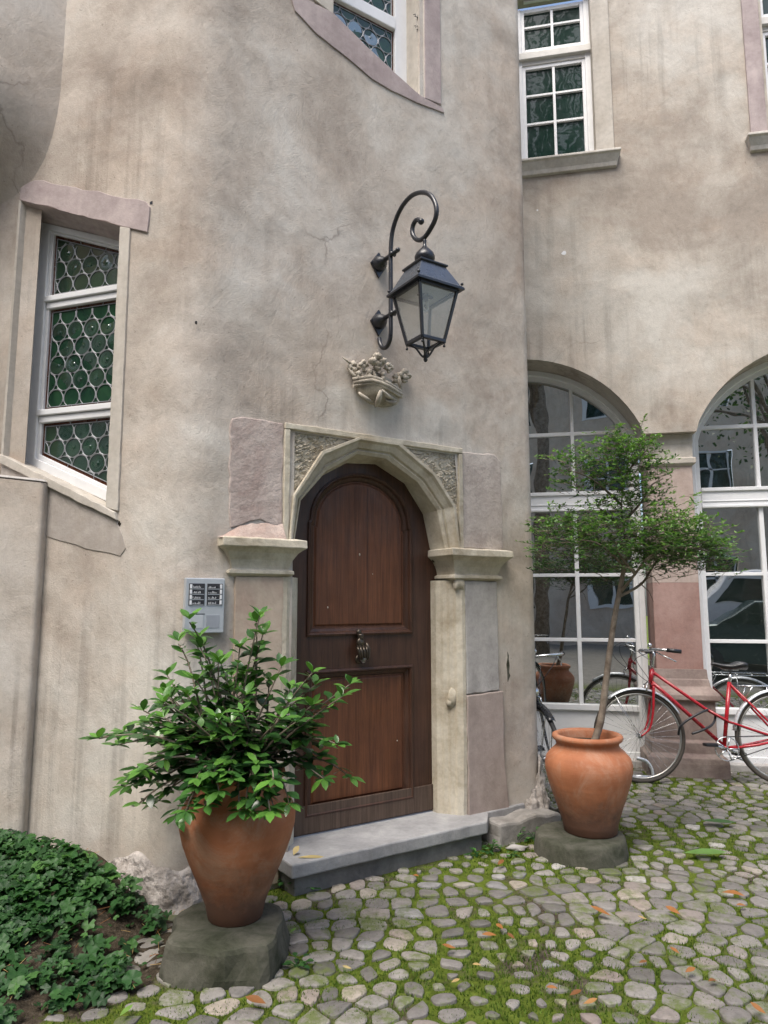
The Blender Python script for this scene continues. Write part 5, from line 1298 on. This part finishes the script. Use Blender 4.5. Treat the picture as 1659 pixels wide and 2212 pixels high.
    for i in range(5): a=2*PI*i/5;m_.tube([cc,cc+fw*(.085*math.cos(a))+up*(.085*math.sin(a))],.005,6)
    m_.tube([cc,T(1255,955,-.06)],[.011,.009],8);m_.tube([T(1370,985,.045),T(1490,1025,.06)],[.011,.009],8);cr_=m_.build('crank',CHR,bk)
    for x,y,s in ((1250,955,-.11),(1492,1027,.11)):
        m_=MB();m_.box(T(x,y,s),.085,.08,.022,(fw,lat,up));m_.build('pedal',BLK,cr_,.003)
    m_=MB();m_.tube([T(1370,912,-.045),T(1728,898,-.045)],.004,5);m_.tube([T(1370,1058,-.045),T(1728,938,-.045)],.004,5);m_.build('chain',BLK,bk)
    m_=MB();m_.tube([T(1440,1040,.05),T(1520,1070,.08),T(1600,1120,.1)],.007,7);m_.build('kickstand',CHR,bk)
    # rear rack
    m_=MB()
    for s in(-1,1):
        m_.tube([T(1500,600,.05*s),T(1560,600,.06*s),T(1900,598,.06*s)],.005,6);m_.tube([T(1728,905,.06*s),T(1690,610,.06*s)],.0045,6);m_.tube([T(1520,672,.03*s),T(1560,600,.06*s)],.0045,6)
    for x in (1600,1700,1800,1900): m_.tube([T(x,600,-.06),T(x,600,.06)],.0045,6)
    m_.build('luggage_rack',CHR,bk)
    return bk,T
W1=gz(1388,1692);W2_=gz(1682,1697);fw=(W2_-W1).normalized();fw.z=0;fw.normalize()
fw=Vector((math.cos(math.radians(-3)),math.sin(math.radians(-3)),0)) if False else fw
tilt=math.radians(5);nl_=Vector((-fw.y,fw.x,0));lat=(nl_*math.cos(tilt)-Vector((0,0,1))*math.sin(tilt)).normalized()
print('wheelbase',(W2_-W1).length,fw)
bk1,TB=bicycle('red step-through bicycle leaning by the sandstone pillar','x' and W1,fw,lat,RED,RUB,None)
# lock cable on the red bicycle
m_=MB();m_.tube(catmull([TB(1085,905,-.02),TB(1095,850,-.05),TB(1160,800,-.05),TB(1260,755,-.03),TB(1310,755,.02),TB(1340,790,.03),TB(1300,840,-.02),TB(1220,875,-.05),TB(1160,895,-.05)],5),.009,8);m_.build('lock_cable',BLK,bk1)
# dark bicycle half hidden behind the tower corner
q1=gz(1222,1752);fwb=Vector((-.93,-.05,0)).normalized()
fwb=Vector((-.12,.99,0)).normalized();q1=gz(1193,1757)
latb=(Vector((-fwb.y,fwb.x,0))*.99-Vector((0,0,.10))).normalized()
bk2,TB2=bicycle('black bicycle mostly hidden behind the tower corner and the tree pot',q1,fwb,latb,BEN,RUBK,None,BEN)
m_=MB();m_.lathe(TB2(905,560,0),[(.0,0),(.034,.0),(.036,.012),(.028,.03),(.0,.045)],16,fwb*-1 if False else Vector((-.2,-1,.0)));m_.build('headlamp',CHR,bk2)
# bent metal bicycle rack hoop near the front wheel
rk=thing('bicycle_rack','bent grey steel rack hoop low behind the front wheel of the red bicycle','bicycle rack',gz(1420,1668));
def G_(zx,zy,Y): return atY(*Z7(zx,zy),Y)
m_=MB();m_.tube(catmull([G_(915,1165,5.42),G_(905,1110,5.42),G_(870,1060,5.42),G_(810,1040,5.42)],5),.011,8);m_.tube(catmull([G_(1,1,5.4) if False else G_(915,1165,5.6),G_(905,1110,5.6),G_(870,1065,5.6),G_(810,1045,5.6)],5),.011,8);m_.build('hoop',FEN,rk)
m_=MB();m_.tube([G_(770,1160,5.5),G_(930,1165,5.5)],.012,8);m_.build('ground_bar',FEN,rk)
# loose stones at the foot of the arcade
for (px,py,w,h,lab) in ((1545,1658,.30,.07,'flat grey stone lying under the right arched bay behind the red bicycle'),(1160,1782,.16,.05,'broken grey stone at the tower corner behind the tree pot'),(1120,1842,.11,.02,'small pale stone in front of the plinth right of the doorstep')):
    p=gz(px,py);m_=MB();m_.sphere(p+Vector((0,.05,h*.4)),w/2,w*.3,h*.8,14,8,rough=.25,seed=px,sc=5);o=m_.build('loose_stone',S_GREY,None);tag(o,lab,'stone')
# ================================================================ ACROSS THE COURTYARD (seen in the window reflections)
ob=thing('opposite_building','tan plastered building across the courtyard with white windows, seen mirrored in the glazing','building',(0,-11,0))
O=Plane((-14,-11),0);
class OP(Plane): pass
O=Plane((14,-11),math.pi)          # faces +y
op=[];wl=[]
for i in range(9):
    for zlo,zh in ((1.1,1.5),(4.3,1.7),(7.3,1.5)):
        u=.55+i*3.05;op.append([(u,zlo),(u+1.15,zlo),(u+1.15,zlo+zh),(u,zlo+zh)]);wl.append((u,zlo,zh))
m_=MB();ngon_holes(m_,O,[(0,-.1),(29,-.1),(29,10.2),(0,10.2)],op,0);m_.build('wall',m_plaster('plaster_opposite',(.55,.45,.36),(.62,.53,.44),(.68,.60,.50)),ob,recalc=False)
for (u,zlo,zh) in wl:
    wo=bpy.data.objects.new('window',None);C.objects.link(wo);wo.parent=ob;wo.matrix_parent_inverse=ob.matrix_basis.inverted()
    f_=MB();o_=[(u,zlo),(u+1.15,zlo),(u+1.15,zlo+zh),(u,zlo+zh)];ringframe(f_,O,[(a-.12*(1 if a==u else -1),b) for a,b in inset(o_,-.0)],inset(o_,.08),-.1,.03)
    f_.pbox(O,u+.54,u+.61,zlo,zlo+zh,-.1,-.02);f_.pbox(O,u+.05,u+1.1,zlo+zh*.6,zlo+zh*.6+.05,-.1,-.02);f_.build('frame',PAINT,wo)
    g_=MB();g_.pbox(O,u,u+1.15,zlo,zlo+zh,-.14,-.11);g_.build('pane',G_WINU,wo)
m_=MB();m_.loft([[O.at(-.3,10.15,.5),O.at(29.3,10.15,.5)],[O.at(-.3,13.,-3.5),O.at(29.3,13.,-3.5)]]);m_.build('roof',m_stone('roof_tiles',(.16,.07,.05),(.28,.14,.10),4,.03),ob)
def bigtree(x,y,h,r,label,seed,z0=.5):
    random.seed(seed);t=thing('courtyard_tree',label,'tree',(x,y,0),'trees across the courtyard');k=MB();c=MB()
    k.tube([(x,y,0),(x+.1,y,h*.3),(x-.05,y+.1,h*.55),(x,y,h*.8)],[.2,.16,.11,.05],10)
    cl=[]
    for i in range(16 if h<16 else 44):
        a=random.uniform(0,2*PI);rr=r*random.uniform(.3,.9);z=h*random.uniform(z0,.95);e_=Vector((x+rr*math.cos(a),y+rr*math.sin(a),z));k.tube([(x,y,h*random.uniform(.3,.6)),((x+e_.x)/2,(y+e_.y)/2,z-.3),e_],[.06,.04,.02],6);cl.append(e_)
    for e_ in cl:
        for j in range(230):
            q=e_+Vector((random.gauss(0,.42),random.gauss(0,.42),random.gauss(0,.30)))*(r/2.2);d=Vector([random.uniform(-1,1) for _ in range(3)]).normalized();s=Vector([random.uniform(-1,1) for _ in range(3)]).cross(d).normalized();l_=random.uniform(.09,.16)
            c.add([q,q+d*l_*.5-s*l_*.28,q+d*l_,q+d*l_*.5+s*l_*.28],[(0,1,2,3)],random.random())
    k.build('trunk',BARK,t);c.build('crown',LEAF4,t,recalc=False)
bigtree(-.6,-5.5,19,4.0,'tall dark green tree across the courtyard, tallest of those mirrored in the glass',1,.52)
bigtree(-6.5,.2,9.5,2.6,'green tree at the left side of the courtyard, mirrored in the leaded window',3)
bigtree(-9.,-4.,11,3.2,'dark tree farther back at the left side of the courtyard',4)
bigtree(5.2,-5.5,9.0,2.6,'broad green tree across the courtyard, the one beside the parked van',2)
def vehicle(name,label,cat,c,prof,wid,cabin,mat,wheels):
    v=thing(name,label,cat,c)
    c=Vector(c)
    def side(P,y0,y1,k=1.): return [c+Vector((x,y0,z)) for x,z in P],[c+Vector((x,y1,z)) for x,z in P]
    m_=MB();rows=[]
    for yy,k in ((-wid/2,.9),(-wid/2+.04,.97),(-wid*.25,1.),(wid*.25,1.),(wid/2-.04,.97),(wid/2,.9)):
        rows.append([c+Vector((x*(1-.02*(1-k)),yy,.25+(z-.25)*(1-(1-k)*.5))) for x,z in prof])
    m_.loft(rows,closed=True,smooth=False);m_.add(rows[0],[tuple(range(len(prof)))]);m_.add(rows[-1],[tuple(range(len(prof)))]);m_.build('body',mat,v,.03,3)
    for P in cabin:
        m_=MB();lo,hi=[c+Vector((x,-wid/2-.012,z)) for x,z in P],[c+Vector((x,wid/2+.012,z)) for x,z in P];m_.prism(lo,hi);m_.build('side_window',G_WINU,v)
    for (x,r) in wheels:
        for s in(-1,1):
            m_=MB();m_.lathe(c+Vector((x,s*(wid/2-.08),r)),[(r*.6,-.09),(r,-.08),(r,.08),(r*.6,.09)],24,(0,1,0));w=m_.build('wheel',RUBK,v)
            m_=MB();m_.lathe(c+Vector((x,s*(wid/2-.08)+s*.05,r)),[(0,.02*s),(r*.3,.03*s),(r*.6,.04*s)],20,(0,1,0));m_.build('rim',RIMM,w)
vehicle('parked_van','white van parked across the courtyard, seen mirrored in the right bay','van',(4.6,-4.2,0),[(-2.4,.35),(-2.45,.9),(-2.3,1.15),(-1.6,1.35),(-1.1,1.95),(2.3,2.0),(2.4,1.9),(2.4,.35)],1.8,[[(-1.35,1.35),(-1.0,1.8),(-.4,1.8),(-.4,1.3)],[(-.3,1.3),(-.3,1.8),(.6,1.8),(.6,1.3)]],m_plain('van_white',(.78,.79,.80),.25,0,.04),((-1.6,.33),(1.5,.33)))
vehicle('parked_car','dark teal car parked across the courtyard in front of the white van','car',(4.2,-1.9,0),[(-2.05,.3),(-2.1,.7),(-1.9,.85),(-1.05,.95),(-.45,1.38),(.75,1.42),(1.5,1.0),(2.0,.92),(2.05,.3)],1.65,[[(-.95,.96),(-.42,1.32),(.1,1.34),(.1,.96)],[(.16,.96),(.16,1.34),(.7,1.34),(1.25,1.0)]],m_plain('car_teal',(.02,.05,.055),.2,.3,.04),((-1.3,.31),(1.3,.31)))

sb=thing('added_side_building','plain plastered building added at the left of the courtyard to block sky from the leaded window','building',(-12,-4,0))  # added out of view so the leaded glass mirrors less bright sky
SBP=Plane((-12,6.),-math.pi/2);hl=[]
for i in range(3):
    for zlo in (1.3,4.6): hl.append([(-1+0+2+i*4.2,zlo),(2.1+i*4.2,zlo),(2.1+i*4.2,zlo+1.6),(1+i*4.2,zlo+1.6)])
SBP=Plane((-12,-12.),math.pi/2)
m_=MB();ngon_holes(m_,SBP,[(-2,-.1),(22,-.1),(22,8.6),(-2,8.6)],hl,0);m_.build('wall',PLB,sb,recalc=False)
for h_ in hl:
    g_=MB();g_.add([SBP.at(*p,-.12) for p in h_],[(0,1,2,3)]);wv=g_.build('window',G_WINU,sb)
    f_=MB();ringframe(f_,SBP,h_,inset(h_,.08),-.11,.02);f_.build('frame',PAINT,wv)
m_=MB();m_.loft([[SBP.at(-2,8.55,.4),SBP.at(22,8.55,.4)],[SBP.at(-2,11.,-3.),SBP.at(22,11.,-3.)]]);m_.build('roof',m_stone('roof_tiles_side',(.16,.07,.05),(.28,.14,.10),4,.03),sb)
# ================================================================ LIGHT, WORLD, CAMERA
SE=math.radians(62);SA=math.radians(205)      # sun azimuth measured from +y clockwise
w=bpy.data.worlds.new('World');bpy.context.scene.world=w;w.use_nodes=True;nt=w.node_tree
sky=nt.nodes.new('ShaderNodeTexSky');sky.sky_type='NISHITA';sky.sun_disc=False;sky.sun_elevation=SE;sky.sun_rotation=SA;sky.air_density=1.;sky.dust_density=3.5;sky.ozone_density=.8
nt.links.new(sky.outputs[0],nt.nodes['Background'].inputs[0]);nt.nodes['Background'].inputs[1].default_value=.118
sd=bpy.data.lights.new('sun','SUN');sd.energy=1.9;sd.angle=math.radians(34);sd.color=(1.,.95,.88);so_=bpy.data.objects.new('sun',sd);C.objects.link(so_)
dirv=Vector((math.sin(SA)*math.cos(SE),math.cos(SA)*math.cos(SE),math.sin(SE)));so_.rotation_euler=dirv.to_track_quat('Z','Y').to_euler()
cd=bpy.data.cameras.new('camera');cam=bpy.data.objects.new('camera',cd);C.objects.link(cam);cam.location=(0,0,H);cam.rotation_euler=(PI/2+PITCH,0,0)
cd.sensor_fit='VERTICAL';cd.sensor_height=36;cd.lens=36*F/2212;cd.clip_end=500
bpy.context.scene.camera=cam
vs_=bpy.context.scene.view_settings;vs_.view_transform='Standard';vs_.look='None';vs_.exposure=1.3;vs_.gamma=1
